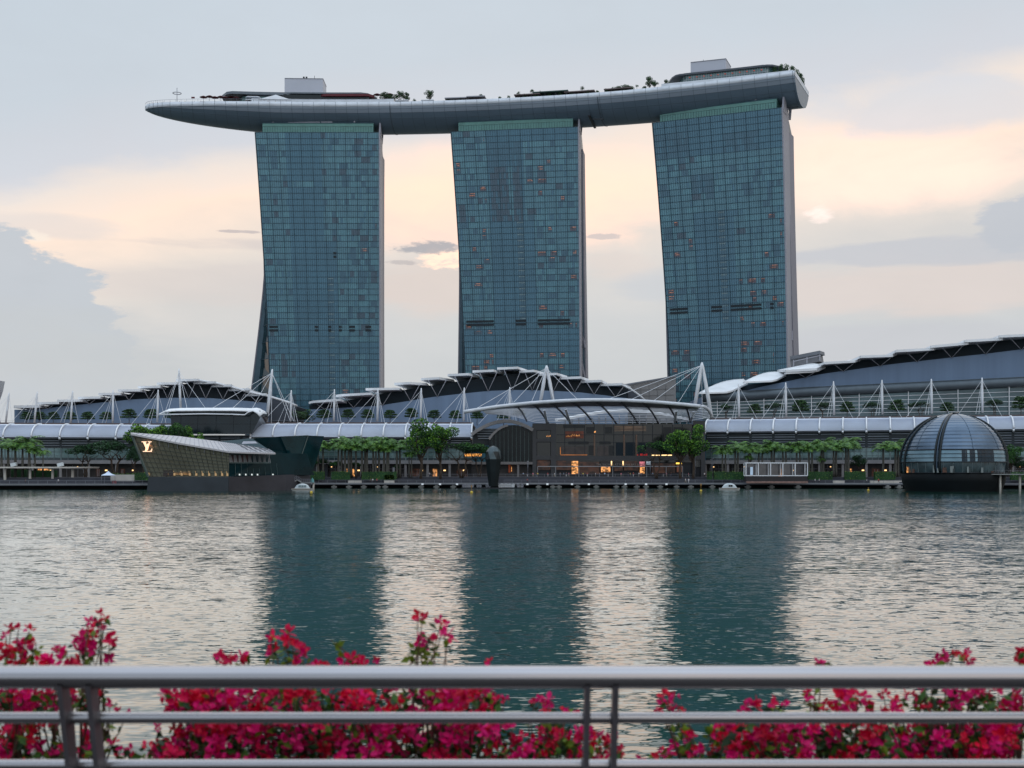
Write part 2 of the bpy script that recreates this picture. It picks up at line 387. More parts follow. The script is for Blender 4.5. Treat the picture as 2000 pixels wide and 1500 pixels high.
# railings
def railing(label, x0, x1, off, z, h, sp, group, name='railing'):
    n = max(2, int((x1-x0)/sp)); t = thing(name, label, 'railing', ((x0+x1)/2, shore((x0+x1)/2)+off, z), group)
    pts = [(lerp(x0,x1,i/n), shore(lerp(x0,x1,i/n))+off) for i in range(n+1)]
    m = M()
    for hh, r in ((h,.05),(h*.12,.03)):
        for (a,b),(c_,d_) in zip(pts, pts[1:]): m.beam((a,b,z+hh),(c_,d_,z+hh), r*2, r*2)
    m.build('top_rail', RAILM, t)
    m = M()
    for (a,b),(c_,d_) in zip(pts, pts[1:]): 
        for q in range(1, 3):
            m.beam((a,b,z+h*.12+h*.28*q),(c_,d_,z+h*.12+h*.28*q), .025, .025)
    m.build('wire', RAILM, t)
    m0 = M(); m0.box(pts[0][0]-.04, pts[0][0]+.04, pts[0][1]-.04, pts[0][1]+.04, z, z+h)
    p0 = m0.build('post', RAILM, t); p0.location = (0,0,0)
    for (a,b) in pts[1:100]:
        q = p0.copy(); COL.objects.link(q); q.location = (a-pts[0][0], b-pts[0][1], 0)
    return t
railing('long steel railing on the lower deck left of the angular glass pavilion', -230, -124, .1, 1.95, 1.15, 3.2, 'waterside railings')
railing('long steel railing on the lower deck between the glass pavilion and the black sculpture', -72, -9, .1, 1.95, 1.15, 3.2, 'waterside railings')
railing('long steel railing on the lower deck from the black sculpture to the white frame shelter', -3, 88, .1, 1.95, 1.15, 3.2, 'waterside railings')
railing('steel railing on the lower deck between the white frame shelter and the glass dome', 88, 142, .1, 1.95, 1.15, 3.2, 'waterside railings')
railing('upper railing along the top of the steps before the dark glass hall', -48, 70, 13.6, 4.2, 1.1, 3.0, 'upper railings')
# ================================================================== hotel towers
GL = [mat('tower glass blue', (66,103,120), .2, .2, .10, .05, .5), mat('tower glass with curtain', (78,116,129), .26, .15, .08, .25, .5),
      mat('tower glass with pale curtain', (84,125,137), .28, .15, .08, .25, .5), mat('tower glass clear room', (62,94,110), .2, .2, .10, .2, .5),
      mat('tower glass brown room', (64,84,98), .25, .1, .10, .3, .5), mat('tower glass spandrel', (48,76,92), .2, .3, .1, .1, .7)]
MULL = mat('tower mullion', (34,64,78), .5, .2, .1)
CROWN = mat('green crown glass', (84,128,122), .3, .1, .12, .3)
VENT = mat('dark vent slot', (14,28,36), .7)
def lampmat(n, c, e, s): return mat(n, c, .6, emit=e, es=s, var=.35, vs=.9)
LIT = [lampmat('lit room orange', (120,92,84), (255,170,120), .30), lampmat('lit room dim', (74,80,90), (200,130,110), .035), lampmat('lit room white', (96,118,124), (220,235,230), .03)]
Htop = 188.5
def tower(label, TL, TR, d, nL, nR, brf, blf, D0, D1, seed, zones, nrow, vents, crown, pylon):
    rn = random.Random(seed)
    TL = Vector(TL); TR = Vector(TR); a = (TR-TL).normalized(); n = Vector((a.y, -a.x))
    zb = 4.2
    def sv(t): return math.sin(min(max(t,0),1)*math.pi/2)
    def F(u, z, out=0.0):
        t = (Htop-z)/(Htop-zb); s = sv(t)
        l = TL-n*d*s+a*nL*s; r = TR-n*d*s-a*nR*s
        p = l+(r-l)*u+n*out
        return Vector((p.x, p.y, z))
    def Bk(side, z, depth):   # rear slab edges
        t = (Htop-z)/(Htop-zb); 
        base = TL+a*lerp(blf[0], blf[1], max(0,(t-.4)/.6)**1.15) if side == 0 else TR+a*lerp(brf[0], brf[1], t)
        p = base-n*depth; return Vector((p.x, p.y, z))
    c0 = (TL+TR)/2-n*14
    T = thing('hotel_tower', label, 'tower', (c0.x, c0.y, zb), 'three hotel towers under the sky deck')
    zs = [zb+(Htop-zb)*i/20 for i in range(21)]
    # front slab core
    m = M()
    def slab(fn_f, fn_b, zs, mi=0):
        for z0, z1 in zip(zs, zs[1:]):
            q0 = [fn_f(0,z0), fn_f(1,z0), fn_b(1,z0), fn_b(0,z0)]; q1 = [fn_f(0,z1), fn_f(1,z1), fn_b(1,z1), fn_b(0,z1)]
            for i in range(4):
                j = (i+1)%4; m.poly([q0[i],q0[j],q1[j],q1[i]], mi)
        m.poly(q1, mi)
    slab(lambda u,z: F(u,z,-.15), lambda u,z: F(u,z,-12), zs)
    m.build('front_slab', mat('tower core wall', (52,66,76), .6), T)
    m = M()
    def D(z): t = (Htop-z)/(Htop-zb); return lerp(D0, D1, t**1.5)
    zr = [z for z in zs if z < 180]+[180.]
    def frontback(u,z): return Bk(0 if u == 0 else 1, z, D(z)-12)
    slab(frontback, lambda u,z: Bk(0 if u == 0 else 1, z, D(z)), zr)
    # sloped shoulder
    q0 = [frontback(0,180), frontback(1,180), Bk(1,180,D(180)), Bk(0,180,D(180))]
    up = [frontback(0,187.5), frontback(1,187.5), Bk(1,187.5,D0-9), Bk(0,187.5,D0-9)]
    for i in range(4):
        j = (i+1)%4; m.poly([q0[i],q0[j],up[j],up[i]])
    m.poly(up)
    m.build('rear_slab', mat('tower rear wall', (70,92,104), .4, .2), T)
    # left glazed atrium between the two legs, seen low down
    m = M()
    for z0, z1 in zip(zs[:11], zs[1:12]):
        m.poly([F(0,z0,-2), Bk(0,z0,D(z0)-8), Bk(0,z1,D(z1)-8), F(0,z1,-2)])
        m.beam(F(0,z1,-1.9), Bk(0,z1,D(z1)-8), .4, .35, 1)
    m.build('atrium_glazing', [GLASSD, MULL], T)
    # end walls
    def strip(side, d0f, d1f, zz, out, mi=0, m=None):
        for z0, z1 in zip(zz, zz[1:]):
            s = -1 if side == 0 else 1
            def pt(z, dd, o):
                if dd == 'f': p = F(side, z, .7)
                elif dd == 'm': p = F(side, z, -12)
                elif dd == 'b0': p = Bk(side, z, D(z)-12.2)
                else: p = Bk(side, z, D(z)+.3)
                return p+Vector((a.x*s*o, a.y*s*o, 0))
            m.hexa([pt(z0,d0f,0), pt(z0,d0f,out), pt(z0,d1f,out), pt(z0,d1f,0), pt(z1,d0f,0), pt(z1,d0f,out), pt(z1,d1f,out), pt(z1,d1f,0)], mi)
    for side in (0, 1):
        m = M(); strip(side, 'f', 'm', zs, .7 if side else .35, 0, m); m.build('end_wall', FIN if side else mat('dark end cladding', (40,58,70), .5), T)
        m = M(); strip(side, 'b0', 'b1', zr, .7, 0, m); m.build('rear_end_wall', mat('pale metal fin rear', (126,124,134), .6, .1, .08, .05), T)
    # braces in the slot between the two end walls
    for zc in (84, 66, 48):
        m = M()
        m.beam(F(1,zc,-11.5)+Vector((a.x*.3,a.y*.3,0)), Bk(1,zc-10,D(zc)-12)+Vector((a.x*.3,a.y*.3,0)), .8)
        m.beam(F(1,zc-10,-11.5)+Vector((a.x*.3,a.y*.3,0)), Bk(1,zc-10,D(zc-10)-12)+Vector((a.x*.3,a.y*.3,0)), .8)
        m.build('brace', FIN, T)
    # curtain wall: bays, floors, panes
    nb, pp = 11, 5; nc = nb*pp; dz = (Htop-zb)/nrow
    state = [[0]*nc for _ in range(nrow)]
    wins = []
    for r in range(nrow):
        for b0, b1, r0, r1, kind, plit in zones:
            if not (r0 <= r < r1): continue
            c0_, c1_ = int(b0*pp), int(b1*pp)
            if kind == 'plain': 
                for c_ in range(c0_, c1_): state[r][c_] = 0
            elif kind == 'dark':
                for c_ in range(c0_, c1_): state[r][c_] = 3 if rn.random() < .8 else 0
            elif kind == 'lobby':
                for c_ in range(c0_, c1_): state[r][c_] = 4 if rn.random() < .75 else 3
            elif kind == 'corr':
                for c_ in range(c0_, c1_): state[r][c_] = 3
                wins.append((r, c0_, c1_, 2, 'bar'))
            else:
                c_ = c0_
                while c_ < c1_:
                    w = min(rn.choice((4,5,5,6)), c1_-c_); q = rn.random(); k1 = rn.choice((1,1,1,2))
                    for j in range(w): state[r][c_+j] = k1 if rn.random() < .93 else 0
                    if q < kind:
                        s0 = 1 if w > 3 else 0; s1 = w-1
                        for j in range(s0, s1): state[r][c_+j] = 3
                        if rn.random() < plit and len(wins) < 230: wins.append((r, c_+s0, c_+s1, 0 if rn.random() < .6 else 1, 'room'))
                        elif rn.random() < .35:
                            for j in range(s0, s1): state[r][c_+j] = 4
                    c_ += w
    m = M()
    sp = dz*.10
    for r in range(nrow):
        z1 = Htop-r*dz; z0 = z1-dz
        for c_ in range(nc):
            u0, u1 = c_/nc, (c_+1)/nc; j = rn.uniform(-.03,.03)
            m.poly([F(u0,z0,.02+j), F(u1,z0,.02-j), F(u1,z1,.02-j), F(u0,z1,.02+j)], state[r][c_])
    m.build('glass_facade', GL, T)
    m = M()
    for r in range(nrow+1):
        z = Htop-r*dz
        m.hexa([F(0,z-.11,.05), F(1,z-.11,.05), F(1,z-.11,.25), F(0,z-.11,.25), F(0,z+.11,.05), F(1,z+.11,.05), F(1,z+.11,.25), F(0,z+.11,.25)])
    m.build('floor_band', MULL, T)
    m = M()
    for c_ in range(nc+1):
        u = c_/nc; w = .0017 if c_ % pp == 0 else .0006
        o = .42 if c_ % pp == 0 else .18
        for z0, z1 in zip(zs, zs[1:]):
            m.hexa([F(u-w,z0,.03), F(u+w,z0,.03), F(u+w,z0,o), F(u-w,z0,o), F(u-w,z1,.03), F(u+w,z1,.03), F(u+w,z1,o), F(u-w,z1,o)])
    m.build('mullions', MULL, T)
    rn.shuffle(wins)
    rooms = [w for w in wins if w[4] == 'room'][:70]; bars = [w for w in wins if w[4] == 'bar'][:28]
    for r, c0_, c1_, k, kd in rooms+bars:
        m = M(); z1 = Htop-r*dz; u0, u1 = (c0_+.15)/nc, (c1_-.15)/nc
        if kd == 'room':
            m.poly([F(u0,z1-dz*.85,.09), F(u1,z1-dz*.85,.09), F(u1,z1-dz*.2,.09), F(u0,z1-dz*.2,.09)], 0)
            for zz in (z1-dz*rn.uniform(.18,.24), z1-dz*rn.uniform(.42,.6)):
                ua = lerp(u0,u1,rn.uniform(0,.3)); ub = lerp(u0,u1,rn.uniform(.7,1))
                m.poly([F(ua,zz-.28,.12), F(ub,zz-.28,.12), F(ub,zz,.12), F(ua,zz,.12)], 1)
                if rn.random() < .5: break
        else:
            z_ = z1-dz*.18; m.poly([F(u0,z_-.5,.1), F(u1,z_-.5,.1), F(u1,z_,.1), F(u0,z_,.1)], 1)
        m.build('window', [LIT[1], LIT[0] if kd == 'room' else LIT[2]] if k != 1 else [GL[4], LIT[0]], T)
    for (b0, b1, zc) in vents:
        m = M()
        for zz in (zc+.95, zc-.95):
            m.hexa([F(b0/nb,zz-.55,.1), F(b1/nb,zz-.55,.1), F(b1/nb,zz-.55,.5), F(b0/nb,zz-.55,.5), F(b0/nb,zz+.55,.1), F(b1/nb,zz+.55,.1), F(b1/nb,zz+.55,.5), F(b0/nb,zz+.55,.5)])
        m.build('vent_slot', VENT, T)
    # crown storey
    m = M(); (u0, u1, ch) = crown
    m.hexa([F(u0,Htop+.05,-.6), F(u1,Htop+.05,-.6), F(u1,Htop+.05,-9), F(u0,Htop+.05,-9), F(u0,Htop+ch,-.6), F(u1,Htop+ch,-.6), F(u1,Htop+ch,-9), F(u0,Htop+ch,-9)])
    k = 44
    for i in range(k+1):
        u = lerp(u0,u1,i/k); m.beam(F(u,Htop+.1,-.5), F(u,Htop+ch*.62,-.5), .12, .12, 1)
    m.beam(F(u0,Htop+ch*.66,-.45), F(u1,Htop+ch*.66,-.45), .3, .3, 2)
    m.beam(F(u0,Htop+ch-.1,-.45), F(u1,Htop+ch-.1,-.45), .4, .35, 1)
    m.build('crown_glazing', [CROWN, MULL, mat('pale green crown light', (96,138,130), .4)], T)
    m = M()
    for (p0, p1, hh) in ((.26,.52,1.6), (.53,.62,1.3)):
        m.hexa([F(p0,Htop+ch+.02,-1), F(p1,Htop+ch+.02,-1), F(p1,Htop+ch+.02,-9), F(p0,Htop+ch+.02,-9), F(p0,Htop+ch+hh,-1), F(p1,Htop+ch+hh,-1), F(p1,Htop+ch+hh,-9), F(p0,Htop+ch+hh,-9)])
    m.build('plant_room', GREYP, T)
    for uu in (.14, .8):
        m = M(); m.tube([F(uu,Htop+ch,-1.1), F(uu,Htop+ch+2.8,-1.1)], .55, 8); m.build('bearing_post', GREYP, T)
    m = M(); m.hexa([F(1,Htop-2,.5)+Vector((0,0,0)), F(1,Htop-2,.5)+Vector((a.x*.9,a.y*.9,0)), F(1,Htop-2,-8)+Vector((a.x*.9,a.y*.9,0)), F(1,Htop-2,-8),
            F(1,Htop+pylon,-2.0), F(1,Htop+pylon,-2.0)+Vector((a.x*.9,a.y*.9,0)), F(1,Htop+pylon,-5)+Vector((a.x*.9,a.y*.9,0)), F(1,Htop+pylon,-5)])
    m.build('fin_tip', FIN, T)
    # column legs up to the deck
    m = M()
    for dd in (-13, -20): m.beam(F(.99,Htop-1,dd), F(1.0,Htop+7,dd), 1.3)
    for dd in (-13, -20): m.beam(F(.06,Htop-1,dd), F(.06,Htop+6,dd), 1.3)
    m.build('deck_strut', FIN, T)
    return F
z1_ = [(0,1,0,60,.28,.0),(1,2,0,60,.28,.0),(2,2.9,0,60,.25,.0),(2.6,5.8,0,60,'plain',0),(3,5,8,9,.2,0),(5.8,7,0,60,'plain',0),(5.8,6.4,0,30,.32,0),(6.4,11,0,30,.34,.02),(5.8,7,18,60,'plain',0),(7,11,18,60,.4,.05),(6.1,6.6,24,60,'corr',0),(0,11,35,37,'plain',0),(10,11,37,60,'plain',0),(7,11,43,60,.35,.05)]
z2_ = [(0,3,0,60,.35,.55),(3,6.4,2,6,'dark',0),(3,6.4,0,2,'plain',0),(3.2,4.8,6,15,'lobby',0),(4.8,5.2,6,15,.1,0),(5.2,6.1,6,15,'lobby',0),(6.1,6.8,2,60,'plain',0),(6,11,0,2,'plain',0),(6.2,11,2,15,.3,.5),
       (3,7,15,60,'plain',0),(5.5,6,15,33,'corr',0),(7,11,15,33,.34,.7),(0,11,33,37,'plain',0),(.4,3,37,60,.5,.65),(7,10,37,60,.45,.6),(3,7,33,60,'plain',0)]
z3_ = [(0,11,0,6,'plain',0),(0,3,2,6,'dark',0),(6,9,3,6,'dark',0),(0,11,6,16,.12,.02),(3,5,9,12,'dark',0),(0,3,16,34,.35,.55),(3,7,15,60,'plain',0),(5.2,5.8,15,33,'corr',0),(6.6,11,16,34,.32,.7),(0,11,33,37,'plain',0),(0,2.6,37,60,.45,.6),(6.6,10,36,60,.55,.65)]
TW = [tower('leftmost hotel tower, teal glass with the bow of the sky deck jutting out beyond it', (-137.6,686.6), (-71.4,686.6), 14, 6.0, 1.2, (-.2,-2.0), (1.5,-15), 26, 45, 5, z1_, 58,
        [(.15,.95,84.5),(4.65,4.95,84.5),(5.95,6.25,84.5),(7.0,7.3,84.5),(8.05,8.6,84.5),(9.65,10.2,84.5),(6.65,6.9,124)], (.055,.955,5.3), 7),
      tower('middle hotel tower, teal glass with scattered orange lit rooms, between the other two', (-32.5,685.5), (34.8,675.5), 14, 6.0, .3, (.6,2.0), (1.5,-2.6), 25, 44, 6, z2_, 58,
        [(.3,2.9,87),(5.0,6.0,87),(7.1,10.1,87)], (.055,.96,5.3), 7),
      tower('rightmost hotel tower, teal glass with its pale end wall in full view', (73.5,668.2), (134.9,639.9), 14, 6.0, .3, (-.4,.6), (1.5,0), 25, 44, 7, z3_, 58,
        [(.3,1.95,91),(4.2,5.2,91),(6.0,8.8,91),(9.6,9.9,91)], (.055,.96,5.3), 7)]
# ================================================================== the sky deck
CC = -0.000889
def cy(x): u = x-3; return 692-.17*u+CC*u*u
def cn(x):
    s = -.17+2*CC*(x-3); t = Vector((1, s)).normalized(); return Vector((t.y, -t.x))   # towards the viewer
def HP(x, off, z):
    n = cn(x); return Vector((x+n.x*off, cy(x)+n.y*off, z))
XL, XR = -197.8, 147.0
def hw(x):
    if x < -120: q = (x-XL)/(-120-XL); return 19*math.sqrt(max(0, 1-(1-q)**1.9))
    return 19.0
def keel(x):
    q = min(1, max(0,(x-XL)/72)); k = 202.4-10.6*q**.48
    return k
def ztop(x): return interp([(XL,203.6),(-170,203.2),(-120,203),(60,203),(XR,204.2)], x)
SD = thing('sky_deck', 'long boat-shaped silver deck spanning the tops of all three towers', 'sky deck', (0, 692, 192), None)
def section(x):
    w, k, t = hw(x), keel(x), ztop(x)
    h = t-k
    f = min(1, h/11.3); pr = [(1.0,t-2.1*f), (.975,t-3.4*f), (.90,t-5.2*f), (.74,k+.33*h), (.54,k+.14*h), (.30,k+.035*h), (.10,k), ]
    pts = [(w*a, min(z, t-.2)) for a, z in pr]
    return pts+[(-a, z) for a, z in reversed(pts)]
xs = []
x = XL
while x < XR: xs.append(x); x += (1.2 if x < XL+10 else 3.0)
xs.append(XR)
m = M()
rows = [[HP(x, o, z) for o, z in section(x)] for x in xs]
m.grid(rows, 0)
nq = len(rows[0])-1
for i_ in range(len(m.f)): m.m[i_] = 1 if (i_ % nq) in (0,1,nq-1,nq-2) else 0  # upper rows paler, belly darker: light and shade put into the colour
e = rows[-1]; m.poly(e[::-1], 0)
hull = m.build('hull', [HULL, mat('upper hull with painted light', (138,148,160), .45, .2, .12, .06, stretch=(.4,1,2.5))], SD)
# panel seams standing a finger's width proud
m = M()
for i in range(0, len(xs), 2):
    sec = rows[i]
    for p, q in zip(sec[:7], sec[1:7]):
        nn = cn(xs[i]); o = Vector((nn.x*.04, nn.y*.04, -.03)); m.beam(p+o, q+o, .12, .06)
for k in (1, 2, 3):
    for i in range(len(xs)-1):
        nn = cn(xs[i]); o = Vector((nn.x*.05, nn.y*.05, -.03)); m.beam(rows[i][k]+o, rows[i+1][k]+o, .12, .10)
m.build('seams', mat('hull seam', (74,84,94), .5, .2), hull)
m = M()
for sgn in (1, -1):
    r = [[HP(x, sgn*(hw(x)+.12), ztop(x)-2.2) for x in xs], [HP(x, sgn*(hw(x)+.02), ztop(x)+.2) for x in xs]]
    if sgn < 0: r = r[::-1]
    m.grid(r, 0, thick=(0,.25*sgn,0))
m.poly([HP(XR+.1, 19.1, 202), HP(XR+.1,-19.1,202), HP(XR+.1,-19.1,204.4), HP(XR+.1,19.1,204.4)], 0)
for i in range(2, len(xs), 2): 
    m.beam(HP(xs[i],hw(xs[i])+.2,ztop(xs[i])-2.1), HP(xs[i],hw(xs[i])+.1,ztop(xs[i])+.2), .1, .1, 1)
m.build('parapet', [PARAP, mat('hull seam', (74,84,94))], SD)
m = M(); m.grid([[HP(x, hw(x)-.1, ztop(x)-.9) for x in xs], [HP(x, -hw(x)+.1, ztop(x)-.9) for x in xs]], 0, False)
m.build('deck_floor', mat('timber roof deck', (120,112,104), .7), SD)
for x0 in (-64, 49):   # expansion collars beside the first and second tower
    m = M()
    sec = [HP(x0, o*1.012, z-.08) for o, z in section(x0)]
    for p, q in zip(sec, sec[1:]): m.beam(p, q, .5, .14)
    m.build('movement_joint', mat('dark joint', (84,94,104), .6), SD)
m = M()   # maintenance gantry slung under the hull right of the middle tower
m.beam(HP(44,-2,190.6), HP(44,16,192.5), 1.2, .5); m.beam(HP(45.5,14,190.9), HP(51,13,190.9), .5, .4); m.beam(HP(139,4,190.8), HP(146,3,190.8), .5,.4)
m.build('maintenance_gantry', DARKM, SD)
m = M()  # glass balustrade round the bow
for x in [v for v in xs if v < -118]:
    m.beam(HP(x, hw(x)-.1, ztop(x)+.2), HP(x, hw(x)-.1, ztop(x)+1.5), .08, .08)
for a_, b_ in zip([v for v in xs if v < -70], [v for v in xs if v < -67][1:]):
    m.beam(HP(a_, hw(a_)-.1, ztop(a_)+1.5), HP(b_, hw(b_)-.1, ztop(b_)+1.5), .1, .1)
m.build('balustrade', RAILM, SD)
# lift cores
def core(label, x0, x1, off0, off1, zt):
    t = thing('lift_core', label, 'rooftop block', tuple(HP((x0+x1)/2, (off0+off1)/2, 202)), 'white blocks on the sky deck')
    m = M(); m.hexa([HP(x0,off0,202), HP(x1,off0,202), HP(x1,off1,202), HP(x0,off1,202), HP(x0,off0,zt), HP(x1,off0,zt), HP(x1,off1,zt), HP(x0,off1,zt)])
    m.build('wall', mat('white lift core', (172,174,184), .6, 0, .04, .1), t)
    m = M()
    for a_, b_ in ((off0,x0),): pass
    m.beam(HP(x0,off0+.05,zt), HP(x1,off0+.05,zt), .3, .3); m.beam(HP(x1,off0,zt), HP(x1,off1,zt), .3, .3)
    m.build('coping', mat('grey coping', (120,122,130)), t)
    return t
t = core('white windowless block with small vents on top, left part of the sky deck', -123.5, -102.6, 6, -8, 219.6)
m = M()
for q in (.50,.57): 
    xq = lerp(-123.5,-102.6,q); m.box(xq-.45,xq+.45,cy(xq)-5,cy(xq)-4,219.7,221)
m.build('vent', DARKM, t)
m = M(); m.tube([HP(-107.5,4,219.6), HP(-107.5,4,221.8)], .12, 6); m.build('antenna', DARKM, t)
t = core('white windowless block rising from the right end of the sky deck', 95, 112.4, 9, -5, 217.6)
m = M(); m.tube([HP(101,7,217.6), HP(101,7,219)], .1, 6); m.build('antenna', DARKM, t)
# low restaurant near the bow
t = thing('rooftop_restaurant', 'low curved rooftop restaurant with dark flat roof and red awning on the sky deck', 'restaurant', tuple(HP(-120,0,203)), None)
def bandx(m, xa, xb, off0, off1, z0, z1, mi=0, n=14, taper=0):
    """a curved storey that follows the deck, with rounded ends"""
    P0, P1 = [], []
    for i in range(n+1):
        x = lerp(xa, xb, i/n); q = abs(2*i/n-1); w = (1-max(0,(q-.75)/.25)**2*.75) if taper else 1
        mid = (off0+off1)/2; h_ = (off0-off1)/2*w; P0.append((x, mid+h_)); P1.append((x, mid-h_))
    ring = P0+P1[::-1]
    lo = [HP(x,o,z0) for x,o in ring]; hi = [HP(x,o,z1) for x,o in ring]
    m.poly(hi, mi); m.poly(lo[::-1], mi)
    for i in range(len(ring)):
        j = (i+1)%len(ring); m.poly([lo[i],lo[j],hi[j],hi[i]], mi)
m = M(); bandx(m, -124, -76, 15, -6, 205.2, 208.4, 0); m.build('glass_wall', GLASSK, t)
m = M(); bandx(m, -148, -119, 13, -6, 205.0, 207.4, 0, taper=1); m.build('glass_wall', GLASSL, t)
m = M(); bandx(m, -157, -112, 15, -7, 208.0, 209.4, 0, taper=1); m.build('roof', mat('dark curved roof', (92,100,108), .5), t)
m = M(); bandx(m, -126, -73, 16.2, -7, 208.5, 209.2, 0, taper=1); m.build('roof', mat('dark curved roof', (92,100,108), .5), t)
m = M(); bandx(m, -104, -73.5, 16.4, 8, 207.2, 208.4, 0, taper=1); m.build('awning', RED, t)
m = M(); bandx(m, -140, -62, 17.6, 10, 203, 205.1, 0); m.build('terrace_wall', PARAP, t)
m = M(); bandx(m, -144, -135, 16.5, 9, 204.6, 205.0, 0, taper=1); bandx(m, -143.5, -135.5, 16, 9, 206.2, 206.7, 0, taper=1); m.build('balcony', PARAP, t)
# white pavilion tent
m = M()
b0, b1, b2, b3 = HP(-136,17.9,204.6), HP(-118.5,17.9,204.6), HP(-118.5,9,204.6), HP(-136,9,204.6); ap, ap2 = HP(-127,16.4,207.6), HP(-127,10,207.6)
m.poly([b0,b1,ap]); m.poly([b1,b2,ap2,ap]); m.poly([b2,b3,ap2]); m.poly([b3,b0,ap,ap2]); m.poly([b3,b2,b1,b0])
solo(m, 'marquee', mat('white marquee canvas', (210,212,216), .7), 'white peaked marquee on the sky deck below the left white block', 'marquee', HP(-127,13,204.6))
# mast with ring at the bow
t = thing('bow_mast', 'thin mast with a flat ring at the bow tip of the sky deck', 'mast', tuple(HP(-181,4,203)), None)
m = M(); m.tube([HP(-181,4,202.5), HP(-181,4,213.2)], .16, 6); m.build('pole', RAILM, t)
m = M(); c_ = HP(-181,4,210.3); m.tube([c_+Vector((2.2*math.cos(k*.314),2.2*math.sin(k*.314),0)) for k in range(21)], .22, 6, cap=False); m.build('ring', GREYP, t)
m = M(); m.box(-.9,.9,-.2,.2,0,.8); o = solo(m, 'notice_board', RED, 'tiny dark red board beside the mast on the bow of the sky deck', 'board', (0,0,0)); o.location = HP(-172,10,206.2)
# red parasols
def parasol(): 
    t = thing('parasol', '', 'parasol', (0,0,0), 'red parasols on the sky deck')
    m = M(); m.lathe([(2.1,2.2),(1.0,2.75),(.02,3.1)], n=10, sm=False); m.lathe([(2.1,2.15),(.02,2.9)][::-1], n=10, sm=False); m.build('canopy', RED, t)
    m = M(); m.tube([(0,0,0),(0,0,3)], .07, 6); m.build('pole', DARKM, t); return t
p = parasol(); ps = [-166,-163,-160,-157,-154.5,-151.5,-148.5,-72,-68,-65]
for i, x in enumerate(ps):
    o = p if i == 0 else copy_tree(p)
    o.location = HP(x, 12 if i % 2 else 14.5, 203.2+ (1.4 if i % 2 else .3) + (2.2 if i > 6 else 0))
    o['label'] = ('small red parasol near the bow of the sky deck, %s from the left' % ORD[i]) if i < 7 else ('small red parasol at the right end of the low rooftop restaurant, %s of three' % ORD[i-7])
# two-storey restaurant at the stern
t = thing('rooftop_restaurant', 'glass-walled rooftop restaurant with sweeping dark roof at the right end of the sky deck', 'restaurant', tuple(HP(115,5,204)), None)
m = M(); bandx(m, 89, 138, 16.5, -5, 204.2, 208.6, 0, 20, taper=1); m.build('glass_wall', GLASSL, t)
m = M()
for i in range(34):
    x = lerp(93,134,i/33); m.beam(HP(x,16.7,204.2), HP(x,16.7,208.6), .16, .16)
for i in range(33):
    x = lerp(93,134,i/33); x2 = lerp(93,134,(i+1)/33); m.beam(HP(x,16.8,206.3), HP(x2,16.8,206.3), .18, .18)
m.build('mullions', GREYP, t)
m = M(); bandx(m, 84, 141, 18, -8, 208.6, 209.4, 0, 24, taper=1); bandx(m, 87, 138, 16.8, -7, 209.4, 209.9, 0, 24, taper=1); m.build('roof', mat('dark sweeping roof', (66,72,80), .5), t)
for i in range(11):
    x = lerp(96, 131, i/10); c_ = HP(x,16.95,207.4); m = M(); m.box(c_.x-.35,c_.x+.35,c_.y-.1,c_.y+.1,c_.z-.2,c_.z+.2); m.build('red_lamp', mat('red lamp', (120,50,50), .5, emit=(230,90,70), es=.4), t)
m = M(); bandx(m, 82, 146, 18.6, -12, 203, 205.0, 0, 20); m.build('terrace_wall', PARAP, t)
# low cabanas and pool-side roofs in the middle of the deck
for i, (x0, x1, zt_, mt) in enumerate([(-61,-54,204.6,PARAP),(-47,-40,204.4,PARAP),(-34,-22,205.2,GREYP),(-22,-12,205.6,GREYP),(4,18,205.4,BROWN),(14,33,206.2,mat('dark green cabana roof', (52,76,72), .6)),(31,47,205.3,BROWN),(52,66,205.3,BROWN)]):
    t = thing('cabana', 'low flat-roofed poolside cabana on the sky deck, %s from the left' % ORD[i], 'cabana', tuple(HP((x0+x1)/2,13,203)), 'low cabanas along the sky deck')
    m = M(); bandx(m, x0, x1, 17.5, 10, zt_-.5, zt_, 0, 6); m.build('roof', mt, t)
    m = M()
    for q in (.05,.35,.65,.95): m.beam(HP(lerp(x0,x1,q),16.8,202.2), HP(lerp(x0,x1,q),16.8,zt_-.5), .25,.25)
    bandx(m, x0+.6, x1-.6, 12.5, 11.5, 202.2, zt_-.5, 0, 6)
    m.build('frame', DARKM, t)
